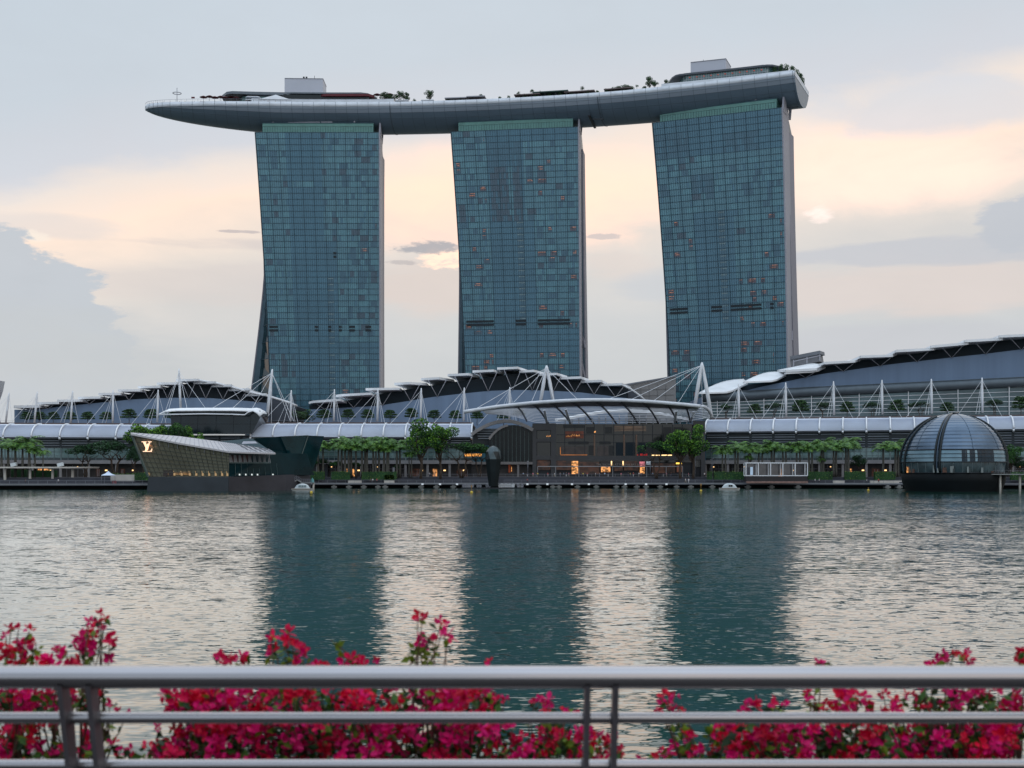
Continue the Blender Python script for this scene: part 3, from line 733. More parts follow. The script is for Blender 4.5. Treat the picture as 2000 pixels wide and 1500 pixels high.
# ================================================================== mall wings
TER = mat('terrace paving', (96,84,82), .8, 0, .2, .3)
def wing(label, P0, P1, zb, zt, dep, bays, nshops, seed, wallP0=None, lit=(.55), cut=None, ribends=True, zf=(9.4,10.8,15.6), endcap=True, loc=None):
    rn = random.Random(seed)
    A = Vector(P0); B = Vector(P1); a = (B-A).normalized(); n = Vector((a.y,-a.x)); Lc = (B-A).length
    WA_ = Vector(wallP0) if wallP0 else A
    def Q(s, back, z): p = A+a*s-n*back; return Vector((p.x,p.y,z))
    s0 = (WA_-A).dot(a)
    T = thing('shopping_mall', label, 'mall', tuple(Q(Lc/2, dep, 4.1)), 'wings of the waterfront mall')
    prof = []
    for i in range(13):
        th = i/12*math.pi/2; prof.append((dep*(1-math.cos(th)), zb+(zt-zb)*math.sin(th)))
    # louvred barrel roof, each louvre a little lip over the next
    m = M(); rows = []
    nl = 20
    pr2 = []
    for i in range(nl+1):
        th = i/nl*math.pi/2; b_, z_ = dep*(1-math.cos(th)), zb+(zt-zb)*math.sin(th)
        if i and th < 1.15: pr2.append((b_+.12, z_-.20))
        pr2.append((b_, z_+.05))
    ss = [s0c for s0c in [i*Lc/max(1,bays) for i in range(bays+1)]]
    c0 = 0
    for s1, s2 in zip(ss, ss[1:]):
        g = .12
        m.grid([[Q(s1+g,b_,z_) for b_,z_ in pr2], [Q(s2-g,b_,z_) for b_,z_ in pr2]], 0, False)
    rf = m.build('canopy_roof', [SHELL], T)
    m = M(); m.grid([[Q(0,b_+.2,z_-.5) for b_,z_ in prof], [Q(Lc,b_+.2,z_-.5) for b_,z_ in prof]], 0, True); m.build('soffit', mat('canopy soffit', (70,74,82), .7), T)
    for s in ss[:100]:
        m = M(); m.tube([Q(s,b_-.15,z_+.2) for b_,z_ in prof], .34, 6); 
        m.tube([Q(s,-.3,zb-.2), Q(s,.8,zb-.9)], .4, 6)
        m.build('rib', WHITE, T)
    # louvre band with dark backing
    m = M()
    zl, zh = zf[2], zb
    m.poly([Q(s0,2.6,zl),Q(Lc,2.6,zl),Q(Lc,2.6,zh+1.5),Q(s0,2.6,zh+1.5)], 0)
    m.poly([Q(Lc,2.6,zl),Q(Lc,30,zl),Q(Lc,30,zh+3),Q(Lc,2.6,zh+1.5)], 0); m.poly([Q(s0,2.6,zl),Q(s0,2.6,zh+1.5),Q(s0,30,zh+3),Q(s0,30,zl)], 0)
    bl = Lc/bays
    k = int(math.ceil(s0/bl)) if s0 < 0 else 0
    seg = [(i*bl, (i+1)*bl) for i in range(int(math.floor(s0/bl)), bays)]
    lv = int((zh-zl)/.95)
    for (sa, sb) in seg:
        sa_, sb_ = max(sa+.5, s0), sb-.5
        for q in range(lv):
            z = zh-.5-q*.95
            if rn.random() < .93: m.hexa([Q(sa_,2.0,z),Q(sb_,2.0,z),Q(sb_,2.5,z-.1),Q(sa_,2.5,z-.1),Q(sa_,2.0,z+.16+.1*(q<3)),Q(sb_,2.0,z+.16+.1*(q<3)),Q(sb_,2.5,z+.2),Q(sa_,2.5,z+.2)], 1)
    m.build('louvre_band', [LOUVD, SLAT], T)
    # green glass storey
    m = M(); z0, z1 = zf[1], zf[2]
    m.poly([Q(s0,3.0,z0),Q(Lc,3.0,z0),Q(Lc,3.0,z1),Q(s0,3.0,z1)], 0)
    m.poly([Q(Lc,3.0,z0),Q(Lc,30,z0),Q(Lc,30,z1),Q(Lc,3.0,z1)], 0)
    zz = lerp(z0,z1,.36); m.hexa([Q(s0,2.8,z0),Q(Lc,2.8,z0),Q(Lc,2.99,z0),Q(s0,2.99,z0),Q(s0,2.8,zz-.7),Q(Lc,2.8,zz-.7),Q(Lc,2.99,zz-.7),Q(s0,2.99,zz-.7)], 2)
    m.hexa([Q(s0,2.7,zz),Q(Lc,2.7,zz),Q(Lc,2.99,zz),Q(s0,2.99,zz),Q(s0,2.7,zz+.15),Q(Lc,2.7,zz+.15),Q(Lc,2.99,zz+.15),Q(s0,2.99,zz+.15)], 1)
    zz2 = lerp(z0,z1,.7); m.hexa([Q(s0,2.7,zz2),Q(Lc,2.7,zz2),Q(Lc,2.99,zz2),Q(s0,2.99,zz2),Q(s0,2.7,zz2+.1),Q(Lc,2.7,zz2+.1),Q(Lc,2.99,zz2+.1),Q(s0,2.99,zz2+.1)], 1)
    for (sa, sb) in seg:
        for q in (0,.25,.5,.75): 
            s = sa+bl*q
            if s > s0: m.beam(Q(s,2.8,z0),Q(s,2.8,z1), .16 if q else .5, .15, 1)
    m.build('glass_storey', [GLASSL, mat('green grey glazing bar', (88,104,106), .5), mat('dark low glazing', (40,52,56), .2)], T)
    m = M(); m.hexa([Q(s0,1.2,zf[0]),Q(Lc,1.2,zf[0]),Q(Lc,30,zf[0]),Q(s0,30,zf[0]),Q(s0,1.2,zf[1]),Q(Lc,1.2,zf[1]),Q(Lc,30,zf[1]),Q(s0,30,zf[1])])
    m.build('fascia', mat('pale stone fascia', (124,122,124), .7, 0, .12, .3), T)
    # ground floor: columns and shopfronts
    for (sa, sb) in seg:
        if sa < s0: continue
        m = M(); m.hexa([Q(sa-.45,1.6,4.1),Q(sa+.45,1.6,4.1),Q(sa+.45,2.6,4.1),Q(sa-.45,2.6,4.1),Q(sa-.45,1.6,zf[0]),Q(sa+.45,1.6,zf[0]),Q(sa+.45,2.6,zf[0]),Q(sa-.45,2.6,zf[0])]); m.build('column', mat('pale stone column', (124,120,120), .7), T)
    m = M(); m.poly([Q(s0,6.2,4.1),Q(Lc,6.2,4.1),Q(Lc,6.2,zf[0]),Q(s0,6.2,zf[0])], 0); m.build('shop_wall', mat('dark shop wall', (50,46,46), .5, 0, .5, .35), T)
    for (sa, sb) in seg:
        if sa < s0: continue
        q = rn.random(); m = M()
        if q < lit:
            s = sa+rn.uniform(1,3); w = rn.uniform(1.2,4.5); mi = rn.choice((0,0,1))
            m.hexa([Q(s,5.9,4.4),Q(s+w,5.9,4.4),Q(s+w,6.15,4.4),Q(s,6.15,4.4),Q(s,5.9,4.4+rn.uniform(1.8,3.2)),Q(s+w,5.9,7.4),Q(s+w,6.15,7.4),Q(s,6.15,7.4)], mi)
            for kk in range(3):
                s_ = s+w*rn.random(); m.beam(Q(s_,5.8,4.4),Q(s_,5.8,7.2), .15,.1, 2)
            s2 = sa+rn.uniform(5,7.5); m.beam(Q(s2,5.8,6.8),Q(s2+.9,5.8,6.8), .1,.5, 3)
        else:
            for kk in range(4):
                s_ = sa+bl*(.15+.2*kk); m.beam(Q(s_,5.8,4.2),Q(s_,5.8,8.8), .14,.1, 2)
            m.beam(Q(sa+1,5.8,7.4),Q(sb-1,5.8,7.4), .1,.2, 2)
            s2 = sa+rn.uniform(2,6); m.beam(Q(s2,5.8,8.2),Q(s2+.5,5.8,8.2), .1,.3, 3)
        m.build('shopfront', [WARM, WARMD, GREYP, WARMB], T)
    # terrace above
    m = M(); m.hexa([Q(s0,dep-.3,zt-.7),Q(Lc,dep-.3,zt-.7),Q(Lc,dep+62,zt-.7),Q(s0,dep+62,zt-.7),Q(s0,dep-.3,zt+.02),Q(Lc,dep-.3,zt+.02),Q(Lc,dep+62,zt+.02),Q(s0,dep+62,zt+.02)])
    m.build('terrace_slab', TER, T)
    m = M(); m.hexa([Q(s0,dep+1.2,zt+.03),Q(Lc,dep+1.2,zt+.03),Q(Lc,dep+1.5,zt+.03),Q(s0,dep+1.5,zt+.03),Q(s0,dep+1.2,zt+.75),Q(Lc,dep+1.2,zt+.75),Q(Lc,dep+1.5,zt+.75),Q(s0,dep+1.5,zt+.75)])
    m.build('terrace_parapet', BROWN, T)
    m = M()
    for i in range(int((Lc-s0)/3)):
        s = s0+3*i; m.beam(Q(s,dep+3.6,zt),Q(s,dep+3.6,zt+1.5), .06)
    m.beam(Q(s0,dep+3.6,zt+1.5),Q(Lc,dep+3.6,zt+1.5), .08)
    m.build('terrace_railing', RAILM, T)
    return Q, Lc, bl
YL = 505
ql, Ll, bll = wing('left mall wing with pale louvred barrel canopy, left of the angular pavilion', (X_(-210,498), 494), (X_(334,508), 508), 19.8, 25.4, 17, 10, 6, 3, lit=.45)
ym = 510
qm, Lm, blm = wing('middle mall wing with pale louvred barrel canopy, left of the arched gallery', (X_(489,ym), ym), (X_(921,ym), ym), 20.1, 25.9, 15, 10, 6, 4, lit=.7)
qr, Lr, blr = wing('right mall wing with pale louvred barrel canopy, behind the glass dome', (X_(1377,514), 514), (X_(2130,476), 476), 22.3, 27.6, 13, 16, 8, 5, lit=.4)
# piece of louvred wall between the left and middle wings, with its dark glass box above
t = thing('glass_restaurant', 'dark glass box with a white curved roof above the angular glass pavilion', 'restaurant', (X_(420,516),516,4.1))
m = M(); m.box(X_(336,514), X_(640,514), 514, 540, 4.1, Z_(850,514), 0)
for k in range(7):
    z = Z_(851,513)-k*.95
    for j in range(7):
        x0 = X_(345+43*j,513); m.box(x0, x0+7.8, 513.2, 513.8, z-.15, z+.12, 1)
m.build('wall', [LOUVD, SLAT], t)
m = M()
pts = [(336,846),(333,812),(345,802),(508,802),(510,812),(492,846)]
m.prism([P(x,y,508) for x,y in pts], (0,16,0), 0)
for x in (352,385,421,455,488): m.beam(P(x,846,507.9), P(x+2,804,507.9), .12,.12, 1)
m.beam(P(334,828,507.85), P(502,828,507.85), .12,.12,1)
m.build('glass_wall', [mat('smoked glass', (12,26,32), .12, .1, .5, .15, .4), DARKM], t)
m = M(); top = [(310,808),(322,803),(345,801.5),(400,801),(455,801),(485,802),(494,801),(505,807),(508,811)]
fr = [P(x,y,504) for x,y in top]; bk = [p+Vector((0,14,1.4)) for p in fr]
m.grid([fr, [ (p+q)/2+Vector((0,0,.6)) for p,q in zip(fr,bk)], bk], 0, True, (0,0,-.35))
m.build('roof', WHITE2, t)
m = M(); m.tube([P(x,y+1.5,503.8) for x,y in [(310,808),(345,808),(400,807),(455,808),(478,809),(484,804),(494,801),(502,805),(508,812)]], .28, 6); m.build('roof_rim', WHITE, t)
# ================================================================== stepped-roof halls behind
def hall(label, drum, recess_low, slabs, Yd, extra=None, bulge=10, zbase=24, curve=None, name='theatre_hall', ribmat=None, strut=True, ybias=0):
    """drum/recess outlines are (px, py) runs; each wall is bowed towards the viewer and has a body 40 m deep"""
    xs0 = [p[0] for p in drum]; lo, hi = min(xs0), max(xs0)
    def dep(px): q = (px-(lo+hi)/2)/((hi-lo)/2); return Yd-bulge*(1-q*q)+ybias*(q)
    ctr = P((lo+hi)/2, 925, dep((lo+hi)/2)); T = thing(name, label, 'hall', (ctr.x, ctr.y+20, zbase), 'stepped-roof halls behind the mall')
    N = 28
    m = M(); top = []; bot = []
    for i in range(N+1):
        px = lerp(lo, hi, i/N); Y = dep(px); p = P(px, interp(drum, px), Y); top.append(p); bot.append(Vector((p.x, p.y, zbase)))
    m.grid([bot, top], 0, True); 
    m.grid([top, [p+Vector((0,45,0)) for p in top]], 0, False)
    m.poly([bot[0], top[0], top[0]+Vector((0,45,0)), bot[0]+Vector((0,45,0))]); m.poly([top[-1], bot[-1], bot[-1]+Vector((0,45,0)), top[-1]+Vector((0,45,0))])
    m.build('drum_wall', DRUM, T)
    m = M(); lo2, hi2 = recess_low[0][0], recess_low[-1][0]
    top = []; bot = []
    for i in range(N*2+1):
        px = lerp(lo2, hi2, i/(N*2)); Y = dep(px)+6; 
        top.append(P(px, interp(recess_low, px), Y)); bot.append(Vector((top[-1].x, Y, zbase)))
    m.grid([bot, top], 0, False); m.grid([top, [p+Vector((0,35,0)) for p in top]], 0, False)
    m.poly([bot[0], top[0], top[0]+Vector((0,35,0)), bot[0]+Vector((0,35,0))]); m.poly([top[-1], bot[-1], bot[-1]+Vector((0,35,0)), top[-1]+Vector((0,35,0))])
    m.build('recess_wall', RECESS, T)
    for sl in slabs:
        Lp, Ap, Rp, thick = sl['L'], sl['A'], sl['R'], sl.get('t', 1.05)
        Y0 = dep(Ap[0])-sl.get('over', 4)
        a_ = P(Ap[0], Ap[1], Y0); z = a_.z
        l_ = P(Lp[0], Lp[1], Y0+sl.get('dl', 3)); l_.z = z
        r_ = P(Rp[0], Rp[1], Y0+sl.get('dr', 20)); 
        l_ = PZ(Lp[0], Lp[1], z) if sl.get('flat', True) else P(Lp[0], Lp[1], Y0+sl.get('dl',3))
        r_ = PZ(Rp[0], Rp[1], z) if sl.get('flat', True) else P(Rp[0], Rp[1], Y0+sl.get('dr',20))
        zz = sl.get('rise', 0)
        bl_ = l_+Vector((4, 40-(l_.y-Y0), zz)); br_ = r_+Vector((0, 40-(r_.y-Y0), zz))
        m = M(); poly = [l_, a_, r_, br_, bl_] if (r_-a_).length > .5 else [l_, a_, br_, bl_]
        m.prism(poly, (0,0,thick)); o = m.build('roof_slab', WHITE2, T)
        if strut:
            mpx = (Lp[0]+Rp[0])/2+sl.get('sx', 0); w = abs(Rp[0]-Lp[0])*.28
            for sg in (-1, 1):
                m = M(); q = P(mpx, interp(drum, mpx)+1, dep(mpx)-1); tp = Vector((P(mpx+sg*w, 925, Y0+3).x, Y0+3, z))
                m.tube([q, tp], .16, 5); m.build('strut', GREYP, T)
    return T, dep
def sl(L, A, R_, **k): return dict(L=L, A=A, R=R_, **k)
left_slabs = [sl((26.6,797),(74.7,796.3),(75.5,796),t=1.2), sl((72,790),(115,789),(116,789)), sl((111.6,785),(155.7,784.5),(156,784)), sl((152,779.5),(196,778.5),(197,778.5)),
   sl((192,772),(235,771.5),(236,771.5)), sl((230,765),(273.6,764.5),(274,764.5)), sl((269,758.5),(312,757.5),(313,757.5)), sl((306,751.5),(346,751),(348,751)), sl((344,745),(386,744),(393,746)),
   sl((378,750),(420,749),(426,752)), sl((413,756),(452,755),(458,759)), sl((446,764),(487,762.5),(492,766)), sl((479,774),(520,772.5),(526,776))]
T, dpf = hall('left hall with stepped white roof slabs behind the left wing of the mall', [(28,800),(75,800),(110,795),(200,786),(260,780),(330,777),(400,777),(460,781),(521,787)],
  [(74,796),(115,790),(156,785),(196,779.5),(235,773),(273,766),(312,759.5),(348,752),(386,746),(420,751),(452,757),(487,765),(519,775)], left_slabs, 590, zbase=25.5)
m = M(); ed = [(386,743),(420,748),(460,758),(487,766),(520,773),(545,780),(565,786.5),(580,793)]
m.tube([P(x,y,580+i*2) for i,(x,y) in enumerate(ed)], .55, 6); m.build('curved_edge', WHITE, T)
m = M(); m.prism([P(x,y,596) for x,y in [(519,774),(545,781),(565,788),(580,794),(572,823),(519,823)]], (0,30,0)); m.build('side_wall', mat('dark side wall', (58,64,74), .6), T)
mid_slabs = [sl((603,789),(612,787),(665,783)), sl((656,775.5),(668,774),(725,771)), sl((714,762.5),(740,762),(780.5,761.5)), sl((770,752),(800,750.5),(833.6,752.5)), sl((822,743),(858,741),(886,745.5)),
   sl((874,735),(915.6,733),(936,739)), sl((923,728),(964,726),(984,732.5)), sl((971,722.2),(1011,720.5),(1031,727)), sl((1014,728),(1043,726.5),(1065,732.5)), sl((1054,734),(1087,732.5),(1108,738.5)),
   sl((1095,741),(1134,739.5),(1150,744.5)), sl((1135,748),(1173.6,746),(1186,751.5)), sl((1173,754),(1215,752.5),(1232,759))]
T, dpf = hall('middle hall with a peak of stepped white roof slabs, in front of the middle tower', [(604,800),(735,793),(780,786),(840,776),(900,769),(955,763.5),(1010,761.5),(1070,763),(1130,766),(1180,772),(1226,778)],
  [(604,791),(665,785),(725,773),(780,763),(833,754),(886,746),(936,740),(984,733),(1010,729),(1065,733.5),(1108,740),(1150,746.5),(1186,753),(1225,758)], mid_slabs, 592, zbase=25.5)
m = M(); m.tube([P(1215,752,590), P(1232,760,592), P(1250,773,594), P(1264,786,596)], .5, 6); m.build('curved_edge', WHITE, T)
m = M(); m.prism([P(x,y,600) for x,y in [(1226,757),(1240,766),(1264,788),(1264,823),(1226,823)]], (0,30,0)); m.build('side_wall', mat('dark side wall', (58,64,74), .6), T)
# convention hall on the right
rs = [sl((1535,727),(1595,723.5),(1612,717),over=6,rise=3), sl((1610,711.5),(1670,708),(1684,703.5),over=6,rise=1.2), sl((1681,699),(1743.6,697),(1757,691.5),over=6,rise=.6), sl((1750,688),(1824,684),(1833,681),over=6), sl((1818.5,679.5),(1891,673),(1899,670.5),over=6),
  sl((1884.5,668.5),(1958,664.5),(1966,662),over=6), sl((1951.6,659.5),(2030,656),(2038,654),over=6), sl((2025,652),(2100,648),(2110,646),over=6)]
rs = [dict(q, flat=False, dl=2, dr=14) for q in rs]
cor = [(1372,771),(1460,767.5),(1560,761.5),(1700,755),(1850,748),(2000,741),(2130,735)]
T, dpr = hall('right hall with long stepped white roof slabs above the right mall wing', [(1372,775),(1440,768),(1480,757),(1520,748.5),(1560,740),(1600,731),(1660,723),(1735,712),(1790,706),(1860,698),(1925,691),(1990,683),(2130,668)],
  [(1384,768),(1430,766),(1462,751),(1500,746),(1540,730),(1600,719),(1640,711.5),(1683,704.5),(1757,693.5),(1833,684),(1899,673),(1966,664.5),(2038,657),(2128,648)], rs, 560, bulge=4, zbase=26, name='convention_hall', ybias=-22)
m = M(); N = 30; r0 = []; 
for i in range(N+1):
    px = lerp(1372, 2130, i/N); Y = dpr(px)-2.2; r0.append(P(px, interp(cor, px)+5, Y))
m.tube(r0, 2.1, 10, cap=True); m.tube([p+Vector((0,-1.2,2.0)) for p in r0], .18, 5); m.build('cornice', mat('grey rounded cornice', (86,96,104), .45, .2), T)
m = M(); g0 = [P(lerp(1372,2130,i/N), 820, dpr(lerp(1372,2130,i/N))-1) for i in range(N+1)]; g1 = [Vector((p.x,p.y,q.z)) for p,q in zip(g0, r0)]
m.grid([g0, g1], 0, False); m.build('glass_wall', mat('hall glass', (70,90,94), .2, .2, .45, .09, .7), T)
m = M()
for k in range(7):
    for p, q, r_, s_ in zip(g0, g1, g0[1:], g1[1:]):
        a_ = p+(q-p)*(.1+k*.13)+Vector((0,-1.6,0)); b_ = r_+(s_-r_)*(.1+k*.13)+Vector((0,-1.6,0)); m.beam(a_, b_, .2, .19)
m.build('louvre_rails', WHITE, T)
for px in (1401,1492,1585,1678,1774,1871,1971,2075):
    Y = dpr(px)-2.9; m = M(); m.beam(P(px,812,Y), P(px,interp(cor,px)+6,Y), .26); m.build('glazing_post', WHITE, T)
# the first three curved roof leaves, whose tops show
for (A,B,C,D_) in (((1366,766.5),(1425,765),(1461,747),(1455,738.5)), ((1454,745),(1513,743),(1541,729),(1534,724.5)), ((1535,727.5),(1595,724),(1615,715),(1611,711.5))):
    Y0 = dpr(max(1390,A[0]))-8; a_, b_, c_, d_ = P(*A,Y0), P(*B,Y0-1), P(*C,Y0+10), P(*D_,Y0+24)
    rows = []
    for i in range(9):
        u = i/8; row = []
        for j in range(7):
            v = j/6
            # near edge a-b-c, far edge curved from a up to d
            near = a_.lerp(b_, min(1,u/.7)) if u < .7 else b_.lerp(c_, (u-.7)/.3)
            far = a_.lerp(d_, u)+Vector((0,4,0)); far.z += math.sin(u*math.pi)*1.7
            row.append(near.lerp(far, v))
        rows.append(row)
    m = M(); m.grid(rows, 0, True, (0,0,-.7)); m.build('roof_leaf', WHITE2, T)
# grey bridge box by the right tower and plain grey block behind
t = thing('link_bridge', 'grey covered bridge stub jutting out at the foot of the right tower', 'bridge', tuple(P(1580,705,600)))
m = M(); a_, b_ = P(1548,712,606), P(1604,700,600)
m.beam(a_, b_, 8, 3.6); m.build('deck', mat('grey bridge cladding', (112,112,116), .6, 0, .12), t)
m = M(); m.beam(P(1548,701,605.5), P(1606,689.5,599), 9, 1.6); m.build('roof', mat('grey bridge roof', (100,102,108), .6), t)
m = M(); 
for px, py in ((1550,703),(1576,697),(1601,692)): m.beam(P(px,py+13,596), P(px,py,596), .35)
m.beam(P(1549,706,595.8), P(1603,694,595.8), .3); m.build('railing', GREYP, t)
t = thing('office_block', 'plain grey block with a sloping roofline between the middle and right towers', 'building', tuple(P(1260,800,630)))
m = M(); m.prism([P(x,y,628) for x,y in [(1218,752),(1262,744.5),(1320,735),(1320,826),(1218,826)]], (0,30,0)); m.build('wall', mat('grey block wall', (128,126,126), .7, 0, .1, .2), t)
m = M(); m.beam(P(1215,752,627), P(1322,734,627), .8,.5); m.build('coping', mat('grey coping', (120,122,130)), t)
m = M(); 
for y in (762,774,786): m.beam(P(1228,y,627.8), P(1316,y-3,627.8), .1,.15)
for x in (1236,1252,1268,1284,1300): m.beam(P(x,750,627.8), P(x,822,627.8), .12,.12)
m.build('panel_joint', mat('joint grey', (104,103,104)), t)
# petal museum, just inside the frame
m = M(); rows = []
for i in range(9):
    v = i/8; zt_ = lerp(Z_(742,560), Z_(812,560), v); xr = X_(interp([(0,-8),(.3,-12),(.6,-20),(1,-34)], v), 560)
    rows.append([Vector((xr-34*(1-v*.5)+34*(1-v*.5)*j/6, 560+6*math.cos(j/6*math.pi)**2-6, zt_)) for j in range(7)])
m.grid(rows, 0, True, (0,10,0)); m.poly([rows[0][j] for j in range(7)]+[rows[0][j]+Vector((0,10,0)) for j in range(6,-1,-1)])
m.v = [(x,y,max(z,4.5)) for x,y,z in m.v]
b_ = M(); 
t = thing('museum', 'white petal-shaped museum tip at the far left edge', 'museum', (X_(-10,565),565,4.1)); m.build('petal', mat('white petal cladding', (176,178,182), .5), t)
m = M(); m.prism([P(x,y,562) for x,y in [(-60,790),(-18,800),(-12,828),(-60,828)]], (0,8,0)); m.build('base', CONC, t)
# ================================================================== masts with stay cables
def mast(label, top, base, Y, r, feet, zfeet=None, leg2=None, name='cable_mast', thick=.065):
    b_ = P(*base, Y); tp = P(*top, Y)
    t = thing(name, label, 'mast', tuple(b_), 'white cable masts along the mall terrace')
    def pole(b, n='pole'):
        m = M(); m.tube([b, b.lerp(tp,.5), b.lerp(tp,.93), tp], [r, r*1.15, r*.8, r*.45], 8); m.build(n, WHITE, t)
    pole(b_)
    if leg2: pole(P(*leg2, Y))
    for fx, fy, fY in feet:
        m = M(); m.tube([b_.lerp(tp,.93), P(fx,fy,fY)], thick, 4, cap=False); m.build('stay_cable', WHITE, t)
    return t
for i, (tp, bs) in enumerate([((18,767),(11,828)),((73,765),(67,827)),((142,763),(138,826)),((221,762),(220,826)),((309,761),(307,825))]):
    bx = bs[0]
    mast('white leaning cable mast on the left terrace, %s from the left' % ORD[i], tp, bs, 527, .40, [(bx-58,838,516),(bx-14,829,524),(bx-22,830,524),(bx+14+i,829,526)])
MB = [568,652.5,737.5,822,906,995]; MT = [762,760,759,758,757,756]
for i, (bx, ty) in enumerate(zip(MB, MT)):
    mast('white upright cable mast on the middle terrace, %s from the left' % ORD[i], (bx+.8,ty), (bx-.5,823), 530, .40, [(bx-60,828,520),(bx-26,827,524),(bx-14,826,524),(bx+14,826,525),(bx+8,824,528)])
MR = [(1442.5,749,816),(1534.5,747,814),(1628,744.5,811),(1722.5,742,809),(1819,740,807.5),(1918,737.5,806)]
for i, (bx, ty, by) in enumerate(MR):
    Y = 530-(bx-1400)/600*34
    mast('white upright cable mast on the right terrace, %s from the left' % ORD[i], (bx,ty), (bx+1,by), Y, .42, [(bx-50,by+9,Y-10),(bx-12,by+2,Y-6),(bx-6,by+2,Y-4),(bx+40,by+9,Y-10)])
mast('tall white mast behind the white-roofed dark glass box', (349.6,720), (353,806), 528, .45, [(315,826,516),(322,826,516),(366,801,512),(404,801,512)], thick=.085)
mast('tall leaning white mast to the right of the white-roofed dark glass box', (532,721), (520.5,826), 528, .6, [(410,800,512),(450,801,512),(491,801,512),(530,826,522),(567,823,526),(574,823,526)], thick=.085)
mast('white A-frame mast on top of the curved glass hall canopy', (1067.5,714), (1055.5,786), 512, .62, [(925,801,498),(1003,786,498),(1038,785,498),(1082,784,498),(1129,781,498)], leg2=(1081,785), name='a_frame_mast', thick=.09)
mast('white A-frame mast at the right end of the curved glass hall canopy', (1371,708), (1357,794), 506, .66, [(1187,780,498),(1232,781,498),(1278,782,498),(1325,786,498),(1372,814,506)], leg2=(1390,815), name='a_frame_mast', thick=.09)
# ================================================================== central glass hall
YH = 508
t = thing('glass_hall', 'dark glazed entrance hall with lit shops under the big curved canopy', 'hall', (X_(1200,YH), YH+20, 4.2))
DW = mat('dark grey hall frame', (58,58,61), .6, 0, .12, .3)
m = M(); x0, x1 = X_(1040,YH), X_(1376,YH)
m.box(x0+.1, x1-.1, YH+1.2, YH+40, 4.1, Z_(829,YH)); m.build('core', DARKM, t)
m = M(); m.box(X_(1084,YH), X_(1352,YH), YH+.6, YH+1.1, Z_(903,YH), Z_(828,YH)); m.build('glazing', GLASSK, t)
m = M()
m.box(X_(1040,YH), X_(1084,YH), YH-.4, YH+1.1, Z_(840,YH), Z_(827,YH)); m.box(X_(1040,YH), X_(1048,YH), YH-.4, YH+1.1, 4.1, Z_(840,YH))
m.box(X_(1076,YH), X_(1086,YH), YH-.6, YH+1.1, 4.1, Z_(827,YH)+.02)
m.box(X_(1048,YH), X_(1076,YH), YH-.38, YH+1.1, Z_(863,YH), Z_(857,YH)); m.box(X_(1048,YH), X_(1076,YH), YH-.38, YH+1.1, Z_(898,YH), Z_(890,YH))
m.box(X_(1354,YH), X_(1377,YH), YH-.4, YH+1.1, Z_(836,YH), Z_(822,YH)); m.box(X_(1352,YH), X_(1358,YH), YH-.5, YH+1.1, 4.1, Z_(836,YH)); m.box(X_(1369,YH), X_(1377,YH), YH-.45, YH+1.1, 4.1, Z_(836,YH))
for a_, b_ in ((866,861),(898,889)): m.box(X_(1358,YH), X_(1369,YH), YH-.38, YH+1.1, Z_(a_,YH), Z_(b_,YH))
m.box(X_(1086,YH), X_(1352,YH), YH-.25, YH+.58, Z_(899,YH), Z_(891,YH))
m.build('frame', DW, t)
for (xa, xb, ya, yb, mt) in ((1049,1075,857,841,GLASSK),(1049,1075,890,864,GLASSK),(1049,1075,918,899,WARMD),(1359,1368,889,867,GLASSD),(1359,1368,912,899,GLASSK)):
    m = M(); m.box(X_(xa,YH), X_(xb,YH), YH+.1, YH+.5, Z_(ya,YH), Z_(yb,YH)); m.build('window', mt, t)
m = M()
for x in (1103,1123,1142,1161,1180,1199,1218,1237,1256,1275,1294,1314,1333): m.box(X_(x,YH)-.12, X_(x,YH)+.12, YH+.2, YH+.58, Z_(891,YH), Z_(829,YH))
for y in (849,864): m.box(X_(1086,YH), X_(1352,YH), YH+.25, YH+.57, Z_(y,YH)-.1, Z_(y,YH)+.1)
m.build('glazing_bars', DARKM, t)
m = M()
for x in (1161,1219,1243): m.box(X_(x,YH)-.3, X_(x,YH)+.3, YH+.05, YH+.19, Z_(890,YH), Z_(849,YH))
m.build('bronze_column', mat('bronze clad column', (104,80,66), .5, .2), t)
for (xa, xb, ya, yb) in ((1095,1147,889,872),(1167,1188,890,871),(1203,1217,890,864),(1222,1240,890,864),(1247,1260,889,865)):
    m = M(); m.box(X_(xa,YH), X_(xb,YH), YH+.3, YH+.55, Z_(ya,YH), Z_(yb,YH)); m.build('inner_panel', mat('inner wall seen through glass', (62,54,52), .5, 0, .4, .5) if xa < 1200 else RECESS, t)
m = M()
m.box(X_(1094,YH), X_(1095.2,YH), YH, YH+.28, Z_(888,YH), Z_(873,YH)); m.box(X_(1095,YH), X_(1147,YH), YH, YH+.28, Z_(889,YH), Z_(888,YH)); 
m.build('light_frame', mat('amber light line', (200,120,60), .5, emit=(255,150,60), es=.3, var=.4), t)
for (xa, xb, ya, yb) in ((1273,1289,890,888.4),(1292,1312,890,888.2)):
    m = M(); m.box(X_(xa,YH), X_(xb,YH), YH-.4, YH-.26, Z_(ya,YH), Z_(yb,YH)); m.build('light_strip', WARMB, t)
for (x, y, s) in ((1111,853,.9),(1119,851,.6),(1127,852,.8),(1071,853,.7),(1162,845,.2)):
    m = M(); 
    for k in range(4): m.tube([(X_(x,YH)+(k-1.5)*s*.7, YH+.1, Z_(y,YH)), (X_(x,YH)+(k-1.5)*s*.7, YH+.1, Z_(y,YH)+.35+.3*(k%2))], .14, 5)
    m.build('chandelier', WARM, t)
m = M(); m.box(X_(1104,YH), X_(1140,YH), YH+.4, YH+.57, Z_(856,YH), Z_(842,YH)); m.build('inner_panel', mat('orange lit wall', (84,48,36), .6, emit=(200,90,50), es=.06, var=.5, vs=.7), t)
